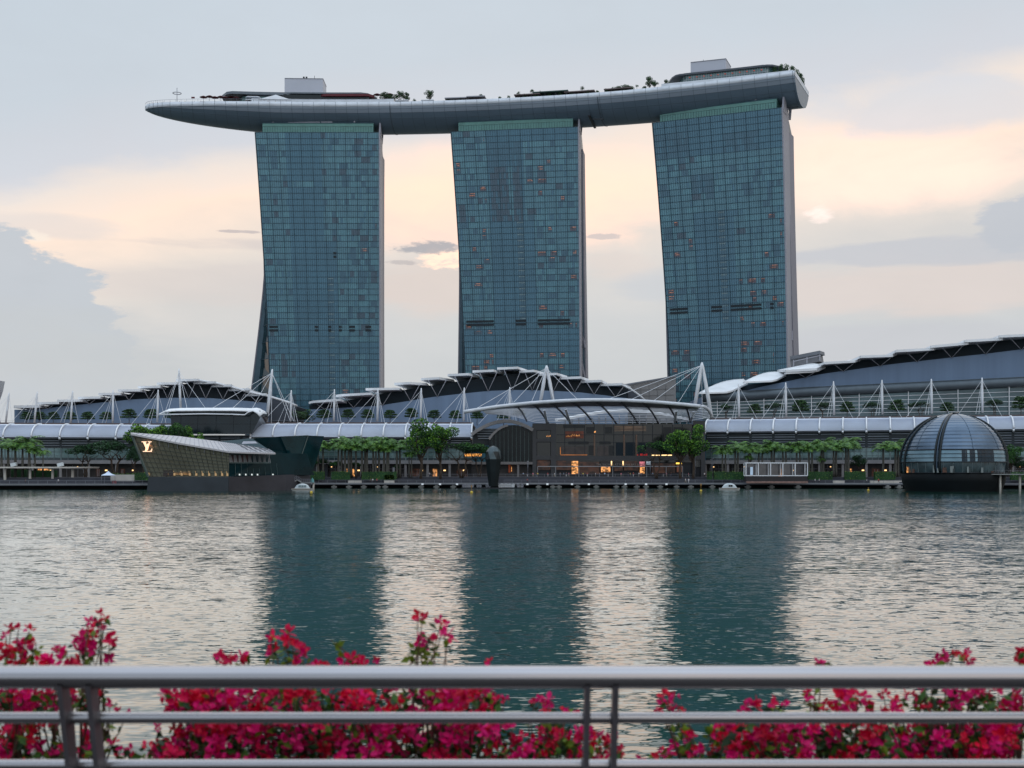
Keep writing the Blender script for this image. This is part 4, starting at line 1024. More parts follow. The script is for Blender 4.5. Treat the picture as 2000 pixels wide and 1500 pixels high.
m = M(); m.box(X_(1199,YH), X_(1262,YH), YH+.4, YH+.57, Z_(842,YH), Z_(832,YH)); m.build('inner_panel', mat('lit ceiling seen through glass', (96,84,74), .6, emit=(200,150,110), es=.08, var=.7, vs=.5, stretch=(.3,1,3)), t)
m = M()
for k, (x,w) in enumerate(((1243,1.2),(1250,1.8),(1257,1.6),(1262,.8))): m.box(X_(x,YH), X_(x,YH)+w*.6, YH+.1, YH+.29, Z_(890,YH), Z_(887,YH)+.2*(k%2))
m.build('red_display', mat('red display', (140,24,28), .5, emit=(220,40,40), es=.25), t)
for (xa, xb, ya, yb) in ((1110,1150,868,862),(1150,1160,889,870),(1171,1193,868,862),(1189,1200,890,870),(1262,1290,888,865),(1100,1141,829.5,836),(1296,1312,862,834),(1316,1331,862,834),(1145,1160,847,834),(1182,1196,847,834)):
    m = M(); m.box(X_(xa,YH), X_(xb,YH), YH+.42, YH+.56, Z_(max(ya,yb),YH), Z_(min(ya,yb),YH)); m.build('inner_panel', mat('deep interior', (14,18,22), .5, 0, .4, .6), t)
# shops at the foot
shops = [(1086,1115,918,900,WARMD),(1116.5,1129,926,900.5,WARM),(1131,1170,926,902,WARMD),(1173,1193,910,901,mat('dark sign board', (44,36,34), .5)),(1193.4,1195.2,909,900.5,WARMB),(1200,1214,909,901,mat('dark sign board', (44,36,34))),(1216,1217.8,909,900.5,WARMB),
         (1174,1192,922,911,WARM),(1200,1216,920,911,WARMD),(1219,1247,919,901,WARMD),(1249,1259.5,912,901.5,mat('pink shop display', (190,110,120), .5, emit=(250,140,150), es=.45, var=.3, vs=1)),(1250,1259,925,912,WARM),(1273,1318,924,905,WARMD),(1322,1332,922,909,mat('brown shop front', (96,70,60), .6, emit=(180,110,80), es=.15))]
for i, (xa, xb, ya, yb, mt) in enumerate(shops):
    m = M(); o_ = .05*(i%3); m.box(X_(xa,YH), X_(xb,YH), YH-.5-o_, YH+.5, max(4.15, Z_(ya,YH)), Z_(yb,YH), 0)
    if mt is WARM:
        rr = random.Random(i)
        for k in range(7): 
            zz = rr.uniform(4.8,9); xx = rr.uniform(X_(xa,YH), X_(xb,YH)-.8); m.box(xx, xx+rr.uniform(.4,1), YH-.75-o_, YH-.5-o_, zz, zz+.25, 1)
    m.build('shopfront', [mt, DARKM], t)
m = M(); m.box(X_(1320,YH), X_(1331,YH), YH-.9, YH-.52, Z_(906.5,YH), Z_(903.5,YH)); m.build('lit_sign', mat('yellow sign', (220,180,80), .5, emit=(255,205,90), es=1.6, var=0), t)
m = M(); m.box(X_(1262,YH), X_(1270,YH), YH-.9, YH-.5, Z_(908,YH), Z_(901,YH)); m.build('screen', mat('pale screen', (150,160,168), .4, emit=(190,205,215), es=.3, var=.3, vs=2), t)
m = M(); m.beam((X_(1050,YH),YH-2,Z_(911,YH)), (X_(1332,YH),YH-2,Z_(911,YH)), .3,.3)
for x in (1050,1085,1130,1196,1262,1300,1332): m.box(X_(x,YH)-.1,X_(x,YH)+.1,YH-2.1,YH-1.9,4.1,Z_(911,YH))
m.build('awning_rail', mat('pale awning rail', (140,142,146), .5), t)
def text(body, size, loc, parent, mt, name='lettering', ext=.06):
    cu = bpy.data.curves.new(name, 'FONT'); cu.body = body; cu.size = size; cu.extrude = ext
    ob = bpy.data.objects.new(name, cu); COL.objects.link(ob)
    dg = bpy.context.evaluated_depsgraph_get(); me = bpy.data.meshes.new_from_object(ob.evaluated_get(dg))
    bpy.data.objects.remove(ob); o = bpy.data.objects.new(name, me); COL.objects.link(o); me.materials.clear(); me.materials.append(mt)
    o.rotation_euler = (R(90),0,0)
    if parent: o.parent = parent; po = Vector(parent['_o']); o.location = Vector(loc)-po
    else: o.location = loc
    return o
text('THE SHOPPES AT MARINA BAY SANDS', 1.15, (X_(1164,YH), YH-1.1, Z_(909.3,YH)), t, mat('pale lettering', (120,116,112), .5))
# arch at the end of the middle canopy
t = thing('arched_gallery', 'arched end of the middle canopy with tall dark glazing, beside the glass hall', 'gallery', (X_(990,509), 514, 4.1))
def archpts(run, Y): return [P(x,y,Y) for x,y in run]
outer = [(921,849.5),(930,843),(942,836),(956,829.5),(970,825.5),(985,823.3),(1000,824),(1015,828),(1030,834.5),(1041,841)]
m = M(); op = archpts(outer, 507); m.grid([op, [p+Vector((0,14,0)) for p in op]], 0, True, (0,0,.9))
m.build('vault', SHELL, t)
m = M(); 
for a_, b_ in zip(op, op[1:]): m.beam(a_+Vector((0,-.2,.2)), b_+Vector((0,-.2,.2)), .5, 1.3)
m.build('outer_arch', mat('grey arch beam', (134,130,130), .6), t)
inner = [(955,858),(962,848.5),(971,840),(981,834),(992,830.5)]
m = M(); ip = archpts(inner, 506)
for a_, b_ in zip(ip, ip[1:]): m.beam(a_, b_, .5, .9)
m.build('inner_arch', mat('grey arch beam', (134,130,130), .6), t)
m = M(); pg = [(955,902),(955,859),(963,849),(973,840),(984,834),(994,830.5),(1006,830),(1020,833),(1040,842),(1040,902)]
m.prism([P(x,y,509) for x,y in pg], (0,1,0)); m.build('glazing', mat('dark green glazing', (8,20,24), .2, 0, .4, .3, .25), t)
for k, x in enumerate((961,968.5,976.5,984.5,992.5,1000.5,1008.5,1016.5,1024.5,1032.5)):
    yt = interp([(955,859),(963,849),(973,840),(984,834),(994,830.5),(1006,830),(1020,833),(1040,842)], x)
    m = M(); m.box(X_(x,508.6)-.13, X_(x,508.6)+.13, 508.5, 508.95, Z_(902,508.6), Z_(yt+1,508.6)); m.build('mullion', mat('dim green mullion', (52,66,66), .5), t)
m = M()
for k, (y, xe) in enumerate(((838,966),(842,963),(847,958),(852,955),(856.5,952))): m.box(X_(928+k*1.5,510), X_(xe+4,510), 510, 510.6, Z_(y,510)-.15, Z_(y,510)+.2, 0)
m.box(X_(924,511), X_(975,511), 511, 512, Z_(870,511), Z_(837,511), 1); m.build('louvres', [SLAT, LOUVD], t)
m = M(); m.box(X_(921,508), X_(1040,508), 507.6, 520, Z_(907,508), Z_(902,508), 0); m.box(X_(921,512), X_(1040,512), 512.5, 520, 4.1, Z_(907,512), 1)
m.box(X_(1010,508), X_(1014,508), 507.9, 509, 4.1, Z_(907,508)-.01, 0)
m.build('base', [mat('grey stone beam', (112,108,108), .7), mat('dark shop wall', (50,46,46))], t)
m = M(); m.box(X_(993,511), X_(997,511), 511.5, 512.3, Z_(923,511), Z_(907.6,511)); m.build('orange_banner', mat('orange banner', (140,70,40), .6, emit=(200,90,50), es=.1), t)
m = M(); m.box(X_(998.6,511), X_(999.6,511), 511.3, 512.3, Z_(921,511), Z_(910,511)); m.build('light_strip', WARM, t)
m = M(); m.box(X_(907,509), X_(941,509), 509.5, 511, Z_(891,509), Z_(886,509)); m.build('light_strip', mat('amber bar light', (200,130,60), .6, emit=(255,170,80), es=.9, var=.5, vs=1.2), t)
# the great visor canopy
t = thing('curved_canopy', 'great white curved canopy of louvres and ribs sweeping over the glass hall', 'canopy', (X_(1180,500), 512, 24))
fr = [(906,805.5),(937,800.5),(970,795.5),(1010,791),(1040,788),(1068,786),(1100,784),(1140,782.5),(1180,782.3),(1220,783),(1260,785),(1300,788),(1335,791),(1368,794.5)]
bkl = [(906,806),(950,808),(985,810.5),(1012,816),(1045,826),(1080,829),(1118,827.5),(1155,827),(1190,827),(1228,827),(1262,827),(1296,826.5),(1326,825),(1353,823)]
NU = len(fr)-1; YF = 494
F0 = [P(x,y,YF+abs(i-6)*.5) for i,(x,y) in enumerate(fr)]
B0 = [P(x,y,YF+(22 if i > 3 else 4+5*i)) for i,(x,y) in enumerate(bkl)]
def CS(u, v):
    i = min(int(u*NU), NU-1); q = u*NU-i; f = F0[i].lerp(F0[i+1], q); b = B0[i].lerp(B0[i+1], q)
    p = f.lerp(b, v); w = (f-b).length; p.z += math.sin(v*math.pi)*w*.05; return p
m = M(); N = 52
m.tube([CS(i/N,0)+Vector((0,0,.2)) for i in range(N+1)], .72, 8); m.build('edge_beam', mat('white edge beam', (196,198,204), .45), t)
m = M(); m.grid([[CS(i/N, v) for i in range(N+1)] for v in (0.02,.12,.24,.36)], 0, True, (0,0,.25)); m.build('soffit_panels', mat('grey soffit panel', (132,130,138), .6, 0, .06, .1), t)
m = M()
for k in range(11):
    v = .38+k*.058
    for i in range(N):
        a_, b_ = CS(i/N,v), CS((i+1)/N,v); 
        if (CS(i/N,0)-CS(i/N,1)).length > 7: m.beam(a_-Vector((0,0,.1)), b_-Vector((0,0,.1)), .2, .24)
m.build('louvres', mat('white louvre blade', (206,206,212), .5, 0, .08), t)
ribs = [(.22,.27),(.31,.37),(.40,.46),(.49,.55),(.58,.645),(.67,.735),(.76,.825),(.85,.915),(.93,.985)]
for ua, ub in ribs:
    m = M()
    for k in range(18):
        v0, v1 = k/18, (k+1)/18; a_, b_ = CS(lerp(ua,ub,v0), v0), CS(lerp(ua,ub,v1), v1); m.beam(a_-Vector((0,0,.35)), b_-Vector((0,0,.35)), .55, .5)
    m.build('rib', mat('dark rib', (64,66,74), .5), t)
for u in (.36,.455,.90,.985):
    m = M(); m.beam(CS(u,.42)-Vector((0,0,.5)), CS(u,.97)-Vector((0,0,.5)), .9,.3); m.build('rib', WHITE, t)
m = M()
for i in range(20):
    x = 1104+i*13.2; m.box(X_(x,512)-.2, X_(x,512)+.2, 511.9, 512.3, Z_(828,512), Z_(interp([(1090,825),(1130,816),(1200,809),(1290,812),(1355,822)], x),512))
m.beam(P(1090,821,512), P(1352,821,512), .25,.25); m.build('clerestory_posts', mat('white post', (150,150,156), .5), t)
m = M(); run = [(1086,824),(1110,820),(1140,814),(1180,807),(1220,804.5),(1260,806),(1300,812),(1330,818),(1350,823)]
m.grid([archpts(run,516), [p+Vector((0,12,1)) for p in archpts(run,516)]], 0, True, (0,0,.8)); m.build('inner_roof', WHITE2, t)
# curled right end
m = M(); cur = [(1368,794.5),(1374,794),(1380,797),(1385,802),(1388,808),(1391,815)]
m.tube([P(x,y,YF+3+i*2) for i,(x,y) in enumerate(cur)], .65, 8)
for k in range(7): m.tube([P(1345+k*1.5,799+k*3.6,YF+8+k), P(1379+k*1.6,799+k*2.6,YF+9+k)], .22, 5)
m.build('end_curl', mat('white edge beam', (196,198,204)), t)
# ================================================================== angular pavilion on its plinth (left)
t = thing('glass_pavilion', 'angular glass pavilion with slanted white roof and glowing monogram on a charcoal plinth', 'pavilion', (X_(420,410), 412, 0))
Y1 = 398
m = M(); m.prism([(X_(286,Y1),Y1,-1),(X_(446,Y1),Y1,-1),(X_(446,Y1),Y1,Z_(931.5,Y1)),(X_(290,Y1),Y1,Z_(931.5,Y1))], (0,30,0)); m.build('plinth', PLINTH, t)
m = M(); m.prism([P(446.3,959,Y1+.5),(X_(557,Y1+18),Y1+20,-.6),P(557,927,Y1+20),P(446.3,931.5,Y1+.5)], (6,14,0)); m.build('plinth', mat('brown charcoal plinth cladding', (52,50,56), .65, 0, .2, .2), t)
m = M()  # glazed wedge; its face leans out over the water
bl, br = P(290,931,Y1+1.0), P(447,931,Y1+1.0); tl, tr = P(257,847,Y1-3), P(447,881.5,Y1-1)
def wall(u, v, o=0):
    p = bl.lerp(br,u).lerp(tl.lerp(tr,u), v); return p+Vector((0,-o,0))
m.poly([wall(0,0),wall(1,0),wall(1,1),wall(0,1)], 0)
gl_back = Vector((6,26,0)); m.poly([wall(0,1),wall(0,1)+gl_back+Vector((0,0,-3)),wall(0,0)+gl_back,wall(0,0)], 0)
m.build('glass_wall', mat('olive glass with warm lining', (112,114,102), .16, .1, .2, .13, .6, emit=(150,120,80), es=.03), t)
m = M()
for k in range(1, 12): 
    v = k/8.6
    if v < 1: 
        ue = 1
        m.beam(wall(0,v,.1), wall(ue,v*.985,.1), .12, .16)
for k in range(0, 19):
    u = k/18; m.beam(wall(u,0,.15), wall(max(0,u-.035),1,.15), .10,.10)
m.build('glazing_grid', mat('olive bronze grid', (66,70,64), .5), t)
m = M(); m.beam(wall(0,0,.2), wall(0,1,.2), .9, .5); m.build('corner_post', mat('grey green post', (92,104,100), .4), t)
m = M()
for k in range(9):
    u = .18+k*.095; m.beam(wall(u,.93,.2), wall(u-.01,.80,.2), .16,.16)
m.build('eave_strut', GREYP, t)
for k, u in enumerate((.01,.33,.42,.52,.60,.68,.76,.84,.92,.985)):
    m = M(); p = wall(u,.03,.3); m.box(p.x-.28,p.x+.28,p.y-.1,p.y+.2,p.z,p.z+.8); m.tube([p, p+Vector((-.3,0,1.5))], .1, 5); m.build('uplight', mat('warm uplight', (170,140,104), .5, emit=(255,205,140), es=.22, var=0), t)
m = M(); p, q = wall(.16,.02,.25), wall(.55,.30,.25); m.box(p.x+2,q.x,p.y-.05,p.y+.1,p.z+.3,p.z+3.2)
m.build('lit_display', mat('warm interior display', (110,92,70), .6, emit=(230,170,100), es=.22, var=.8, vs=.5), t)
m = M(); 
for u in (.19,.26): p = wall(u,.02,.35); m.box(p.x,p.x+1.4,p.y-.1,p.y+.1,p.z,p.z+4.2)
m.build('door', mat('dark red door', (52,40,38), .5), t)
# roof sheet
R1 = [P(255,844.5,Y1-4), P(351,852,Y1+9), P(426,862,Y1+15), P(470,868.5,Y1+15), P(526,877.5,Y1+16)]
R0 = [P(256,846.8,Y1-4.2), P(351,865,Y1-3.4), P(447,881.5,Y1-2), P(490,883,Y1+1), P(538,884.5,Y1+6)]
rr0, rr1 = [], []
def pl(run, u): 
    k = min(int(u*4), 3); return run[k].lerp(run[k+1], u*4-k)
m = M(); m.grid([[pl(R0,i/24) for i in range(25)], [pl(R1,i/24) for i in range(25)]], 0, False, (0,0,-.5)); m.build('roof', mat('white standing seam roof', (176,172,174), .5, 0, .1, .3), t)
m = M()
for i in range(1, 40): m.beam(pl(R0,i/40)+Vector((0,0,.06)), pl(R1,min(1,i/40+.02))+Vector((0,0,.06)), .12,.1)
m.build('roof_seams', GREYP, t)
m = M()
for u in (.80,.86,.92,.97,.74): m.beam(pl(R0,u)+Vector((0,1.5,.12)), pl(R1,u-.02)+Vector((0,0,.12)), .75, .12)
m.build('roof_slot', mat('dark roof slot', (56,58,64), .6), t)
# right body
m = M(); m.prism([P(447.3,931,Y1+2), P(555,928,Y1+21), P(540,885,Y1+17), P(447.3,882.5,Y1+2)], (8,12,0)); m.build('glass_wall', GLASSD, t)
m = M(); m.prism([P(448,903.5,Y1+1.7), P(527,903.5,Y1+15.8), P(526,888,Y1+15.6), P(448,888,Y1+1.7)], (.5,.3,0)) ; m.build('gallery_band', mat('dim red gallery', (58,44,48), .5, 0, .3, .8, emit=(160,70,60), es=.015), t)
for k in range(9):
    x = 449+k*9.3; Yk = Y1+1.2+(x-448)*.178; m = M(); m.beam(P(x-1.5,888.5,Yk), P(x+1.2,903,Yk), .75,.3); m.beam(P(x+2,889.5,Yk), P(x+5,903,Yk), .18,.2); m.build('gallery_fin', mat('pale gallery fin', (150,148,152), .5), t)
m = M(); m.beam(P(447,904,Y1+1.2), P(528,904,Y1+15.5), .3,.35); m.beam(P(447,887.5,Y1+1.2), P(527,887.5,Y1+15.5), .2,.2)
for k in range(1,9): m.beam(P(448+k*11.5,905,Y1+1.6+k*2), P(448+k*11.8,930,Y1+1.6+k*2.1), .1,.12)
m.build('glazing_bars', mat('pale green bar', (86,106,108), .4), t)
for x in (468,480,492,503,533): 
    m = M(); Yk = Y1+1+(x-448)*.18; p = P(x,928.5,Yk); m.box(p.x-.2,p.x+.2,p.y-.1,p.y+.1,p.z,p.z+.5); m.build('uplight', mat('white uplight', (210,215,215), .5, emit=(235,245,240), es=.7, var=0), t)
m = M(); m.prism([P(551,928,Y1+22),P(578,922,Y1+32),P(589,893,Y1+33),P(602,850.5,Y1+34),P(548,852.5,Y1+24),P(492,856,Y1+24),P(426,862.5,Y1+26),P(470,871,Y1+22),P(528,880,Y1+20),P(532,905,Y1+21)], (4,9,0))
m.build('glass_prism', mat('deep teal glass', (16,50,56), .12, .1, .35, .15, .7), t)
m = M(); m.beam(P(551,928,Y1+21.8), P(541,886,Y1+21.3), .35,.3); m.beam(P(602,850.5,Y1+33.8), P(578,922,Y1+31.8), .25,.2); m.beam(P(492,856,Y1+23.8), P(602,850.5,Y1+33.7), .25,.2)
m.build('prism_edge', mat('grey green post', (92,104,100)), t)
m = M(); m.prism([P(475,862,Y1+17),P(497,862,Y1+18),P(501,866,Y1+17),P(472,867,Y1+16)], (0,2,0)); m.build('roof_hatch', GREYP, t)
# monogram: an L leaning behind a V, glowing
LVm = mat('glowing letter face', (255,215,180), .5, emit=(255,205,165), es=1.05, var=0)
def lv(px, py): return Vector(P(px,py,Y1-3.6))
L_ = M(); 
def bar(m, a_, b_, w): m.beam(lv(*a_), lv(*b_), w, .25, up=(0,1,0))
u = M()
m = M()
def lz(pts): m.prism([lv(x,y) for x,y in pts], (0,-.3,0))
# V: thick left stroke, thin right stroke, serifs
lz([(279.6,863.6),(284.6,863.6),(289.6,877.4),(287.0,879.4)]); lz([(291.8,863.6),(293.6,863.6),(288.6,879.4),(287.2,878.8)])
lz([(277.0,862.2),(286.4,862.2),(286.4,863.6),(277.0,863.6)]); lz([(289.2,862.2),(296.4,862.2),(296.4,863.6),(289.2,863.6)])
m.build('letter_v', LVm, t)
m = M(); lz([(288.2,866.4),(291.2,866.4),(286.6,881.0),(283.2,881.0)]); lz([(279.6,880.9),(296.8,880.9),(296.4,882.4),(279.4,882.4)]); lz([(296.8,876.0),(297.6,876.0),(296.9,880.9),(294.2,880.9)]); 
m.build('letter_l', LVm, t)
# ================================================================== dome in the water (right)
YD = 400; cx = X_(1861.5,YD); zc = 9.2; Rh, Rv = 15.9, 15.0
t = thing('glass_dome', 'floating glass dome with black curved ribs on a black drum, at the right', 'dome', (cx, YD, 0))
def DP(th, z, o=0):   # th: angle round, measured from the viewer's side to the right
    q = (z-zc)/Rv; r = Rh*math.sqrt(max(0,1-q*q))+o; return Vector((cx+r*math.sin(th-.332), YD-r*math.cos(th-.332), z))
zt = zc+Rv
m = M(); nz = 46; rows = []
for i in range(nz+1):
    el_ = math.asin(min(1,(12.8-zc)/Rv)); e_ = lerp(el_, math.pi/2*.995, i/nz); z = zc+Rv*math.sin(e_)
    rows.append([DP(2*math.pi*j/72, z, .12 if i % 3 == 0 else (.05 if i % 3 == 1 else -.03)) for j in range(73)])
m.grid(rows, 0, False); m.build('shaded_glass', mat('silver blue dome glass', (80,96,114), .2, .6, .12, .25, .7), t)
m = M(); rows = [[DP(2*math.pi*j/72, z, .02) for j in range(73)] for z in (9.05,9.6,10.3,11.0,11.7,12.3,12.75)]; m.grid(rows, 0, True)
m.build('blind_band', mat('pale band glass', (108,134,146), .22, .4, .12, .4, .6), t)
m = M()
for i in range(9):
    th = R(9)+i*R(4.3); w = R(4.0) if i not in (1,3) else R(1.4); rws = [[DP(th, z, .12), DP(th+w, z, .12)] for z in (9.1,10.9,12.7)]; m.grid(rws, 0, False)
m.build('clear_pane', mat('dark dome pane', (8,36,50), .2, 0, .3, .5, .3), t)
m = M(); rows = [[DP(2*math.pi*j/72, z, .03) for j in range(73)] for z in (5.7,7.4,9.0)]; m.grid(rows, 0, True)
m.build('clear_band', mat('low dome glazing', (52,70,76), .1, .2, .6, .35, .8), t)
m = M()
for z in (12.78,9.03,5.72,11.5,10.3): m.tube([DP(2*math.pi*j/72, z, .16) for j in range(73)], .09 if z in (11.5,10.3) else .17, 5, cap=False)
m.build('ring', DARKM, t)
m = M()
for j in range(36): m.beam(DP(2*math.pi*j/36, 5.8, .1), DP(2*math.pi*j/36, 9.0, .1), .13,.13)
m.build('post', mat('pale dome post', (96,108,112), .4), t)
def arc(th, o, w, mt, nm, zlo=5.7, zhi=zt-.06, tw=0):
    m = M(); pts = []
    for i in range(31):
        e_ = lerp(math.asin((zlo-zc)/Rv), math.asin(min(1,(zhi-zc)/Rv)), i/30); pts.append((DP(th+tw*(i/30)**2, zc+Rv*math.sin(e_), o)))
    m.tube(pts, w, 6); m.build(nm, mt, t)
for th in (-.33,-.245): arc(th, .3, .36, BLACK, 'black_rib', tw=.1)
arc(-.29, .5, .16, mat('blue grey strip', (60,78,98), .3), 'black_rib', tw=.1)
for th in (-1.32,-1.08): arc(th, .3, .34, BLACK, 'black_rib', 5.7, zt-1.0, tw=.15)
for th in (1.42,1.30): arc(th, .25, .22, BLACK, 'black_rib', 5.7, zt-.8)
arc(.38, .12, .07, mat('thin seam', (70,92,112), .4), 'seam', 12.8); arc(1.0, .12, .06, mat('thin seam', (70,92,112)), 'seam', 12.8); arc(-.75, .12, .06, mat('thin seam', (70,92,112)), 'seam', 12.8)
m = M(); m.lathe([(15.4,5.65),(15.6,5.5),(15.35,3.0),(14.5,.8),(14.3,-1)], (cx,YD,0), 72); m.build('black_drum', mat('black drum', (6,13,17), .6, 0, .25, .3, .2), t)
m = M(); m.tube([DP(0,zt-.1,0)+Vector((-.2,-.5,0)), DP(0,zt,0)+Vector((1.4,-.3,.25))], .35, 6); m.build('crown_cap', BLACK, t)
rr = random.Random(12)
for i in range(11):
    th = rr.uniform(-1.1,.9); z = rr.uniform(6,8); p = DP(th, z, .25); m = M(); w = rr.uniform(.2,.8); m.box(p.x-w,p.x+w,p.y-.1,p.y+.1,5.8,z)
    m.build('interior_glimpse', rr.choice([mat('pale interior glimpse', (120,128,128), .5), WARMD, WARM, mat('pale interior glimpse', (120,128,128)), mat('dim interior glimpse', (40,50,54), .5)]), t)
# deck to the right of the dome
t = thing('jetty', 'thin pale jetty deck on round columns, right of the glass dome', 'jetty', (X_(1950,392), 392, 0))
m = M(); m.hexa([(X_(1877,386),386,5.15),(X_(2150,386),386,5.15),(X_(2150,396),396,5.15),(X_(1900,384)+12,396,5.15),(X_(1877,386),386,5.42),(X_(2150,386),386,5.42),(X_(2150,396),396,5.42),(X_(1900,384)+12,396,5.42)])
m.build('deck', mat('pale deck', (140,142,142), .6), t)
for x in (1953.5,1992,2060,2120): m = M(); m.tube([(X_(x,388),388,-2),(X_(x,388),388,5.14)], .36, 10); m.build('column', CREAM, t)
m = M(); 
for i in range(22): 
    x = X_(1888,386.2)+i*1.9; m.beam((x,386.2,5.4),(x,386.2,6.5), .05)
m.beam((X_(1888,386.2),386.2,6.5),(X_(2150,386.2),386.2,6.5), .08); m.beam((X_(1888,386.2),386.2,6.0),(X_(2150,386.2),386.2,6.0), .04); m.build('railing', RAILM, t)
m = M(); m.box(X_(1955,440), X_(2100,440), 440, 444, 1.5, 2.0); m.box(X_(1955,439.8), X_(2100,439.8), 439.6, 439.9, 3.0, 3.12)
m.build('lower_walk', mat('deck edge beam', (86,88,94)), t)
# ================================================================== black sculpture and things on the waterfront
YS = 462; t = thing('sculpture', 'tall black egg-topped faceted sculpture standing at the water edge before the arched gallery', 'sculpture', (X_(963.5,YS), YS, 0))
sx0 = X_(963.5,YS); prof = [(.02,871),(.9,872),(1.7,874.5),(2.35,879),(2.75,884),(2.95,890),(3.0,896),(2.95,903),(2.7,912),(2.35,925),(2.0,936),(1.72,950)]
prof = [(.05,870.5),(1.5,873.5),(2.6,882),(3.02,897),(2.5,921),(1.75,950)]
m = M(); N = 8
for i in range(len(prof)-1):
    (r0, y0), (r1, y1) = prof[i], prof[i+1]
    for j in range(N):
        def q_(r, y, k): a = 2*math.pi*(k+.5*(i in (0,1,2,3)))/N; return Vector((sx0+r*math.cos(a), YS+r*math.sin(a), Z_(y,YS)))
        def q2(r, y, k, tw): a = 2*math.pi*(k+tw)/N; return Vector((sx0+r*math.cos(a), YS+r*math.sin(a), Z_(y,YS)))
        t0, t1 = (.5*(i%2), .5*((i+1)%2)) if i < 3 else (.5,.5)
        A_, B_, C_, D_ = q2(r0,y0,j,t0), q2(r0,y0,j+1,t0), q2(r1,y1,j+1,t1), q2(r1,y1,j,t1)
        k_ = 0 if i < 2 or (i == 2 and j%2) else 1
        if t0 < t1: m.poly([A_,B_,D_], k_); m.poly([B_,C_,D_], k_)
        else: m.poly([A_,B_,C_], k_); m.poly([A_,C_,D_], k_)
m.build('body', [mat('dark grey facet', (70,82,86), .35, .3, .3, .6), BLACK], t)
m = M(); m.box(sx0-3.4,sx0+3.4,YS-3,YS+3,.0,.35); m.build('base', DARKM, t)
# fountain equipment pontoon
t = thing('fountain_pontoon', 'row of white-framed fountain nozzles on a low pontoon beside the black sculpture', 'pontoon', (X_(970,468),468,0))
m = M(); m.box(X_(900,467),X_(1025,467),466,469,.05,.45); m.build('float', DARKM, t)
rr = random.Random(3)
for i, x in enumerate([905,909,914,918,923,933,938,951,956,976,980,984,988,992,996,1000,1003,1012,1020]):
    m = M(); px_ = X_(x,466); h_ = rr.uniform(.9,1.4)
    m.tube([(px_+.4*math.cos(k*.628), 466.2, .5+h_/2+h_/2*math.sin(k*.628)) for k in range(11)], .1, 5, cap=False); m.box(px_-.15,px_+.15,466.3,466.6,.4,.5+h_*.8); m.build('nozzle_frame', WHITE if 975 < x < 1004 else GREYP, t)
# white frame shelter
Ys = 470; t = thing('frame_shelter', 'long white box-frame shelter with five glass bays on the promenade', 'shelter', (X_(1517,Ys),Ys,2.5))
xa, xb = X_(1457,Ys), X_(1577,Ys); za, zb_ = Z_(929,Ys), Z_(904,Ys)
m = M()
for yy in (Ys, Ys+4):
    m.beam((xa,yy,za),(xb,yy,za), .35); m.beam((xa,yy,zb_),(xb,yy,zb_), .35)
for i in range(6):
    x = lerp(xa,xb,i/5); m.beam((x,Ys,za),(x,Ys,zb_), .34); m.beam((x,Ys+4,za),(x,Ys+4,zb_), .3); m.beam((x,Ys,zb_),(x,Ys+4,zb_), .25)
m.build('frame', WHITE, t)
m = M()
for i in range(30): x = lerp(xa,xb,(i+.5)/30); m.beam((x-.25,Ys+.3,zb_-.25),(x+.25,Ys+4,zb_-.1), .18,.12)
m.build('roof_slats', WHITE2, t)
for i in range(5):
    m = M(); m.box(lerp(xa,xb,i/5)+.25, lerp(xa,xb,(i+1)/5)-.25, Ys+3.7, Ys+3.8, za+.2, zb_-.3); m.build('glass_pane', mat('shelter glass', (66,64,68), .15, .1, .4, .6, .8), t)
m = M(); m.box(X_(1466,Ys),X_(1471,Ys),Ys+.5,Ys+.7,za+.3,za+3.2); m.build('poster', mat('lit poster', (150,170,190), .5, emit=(190,215,240), es=.35, var=.2), t)
m = M(); m.box(xa,xb,Ys-.2,Ys+4.2,za-2.2,za-.4); m.build('base', mat('dark brown base', (40,36,38), .7), t)
m = M(); m.box(X_(1457,Ys-4),X_(1577,Ys-4),Ys-5,Ys-4,2.0,2.75); solo(m,'planter_box',mat('pinkish planter', (132,104,96), .8, 0, .3, 1.5),'long pinkish planter below the white frame shelter','planter',(X_(1517,Ys-4),Ys-4.5,2.0))
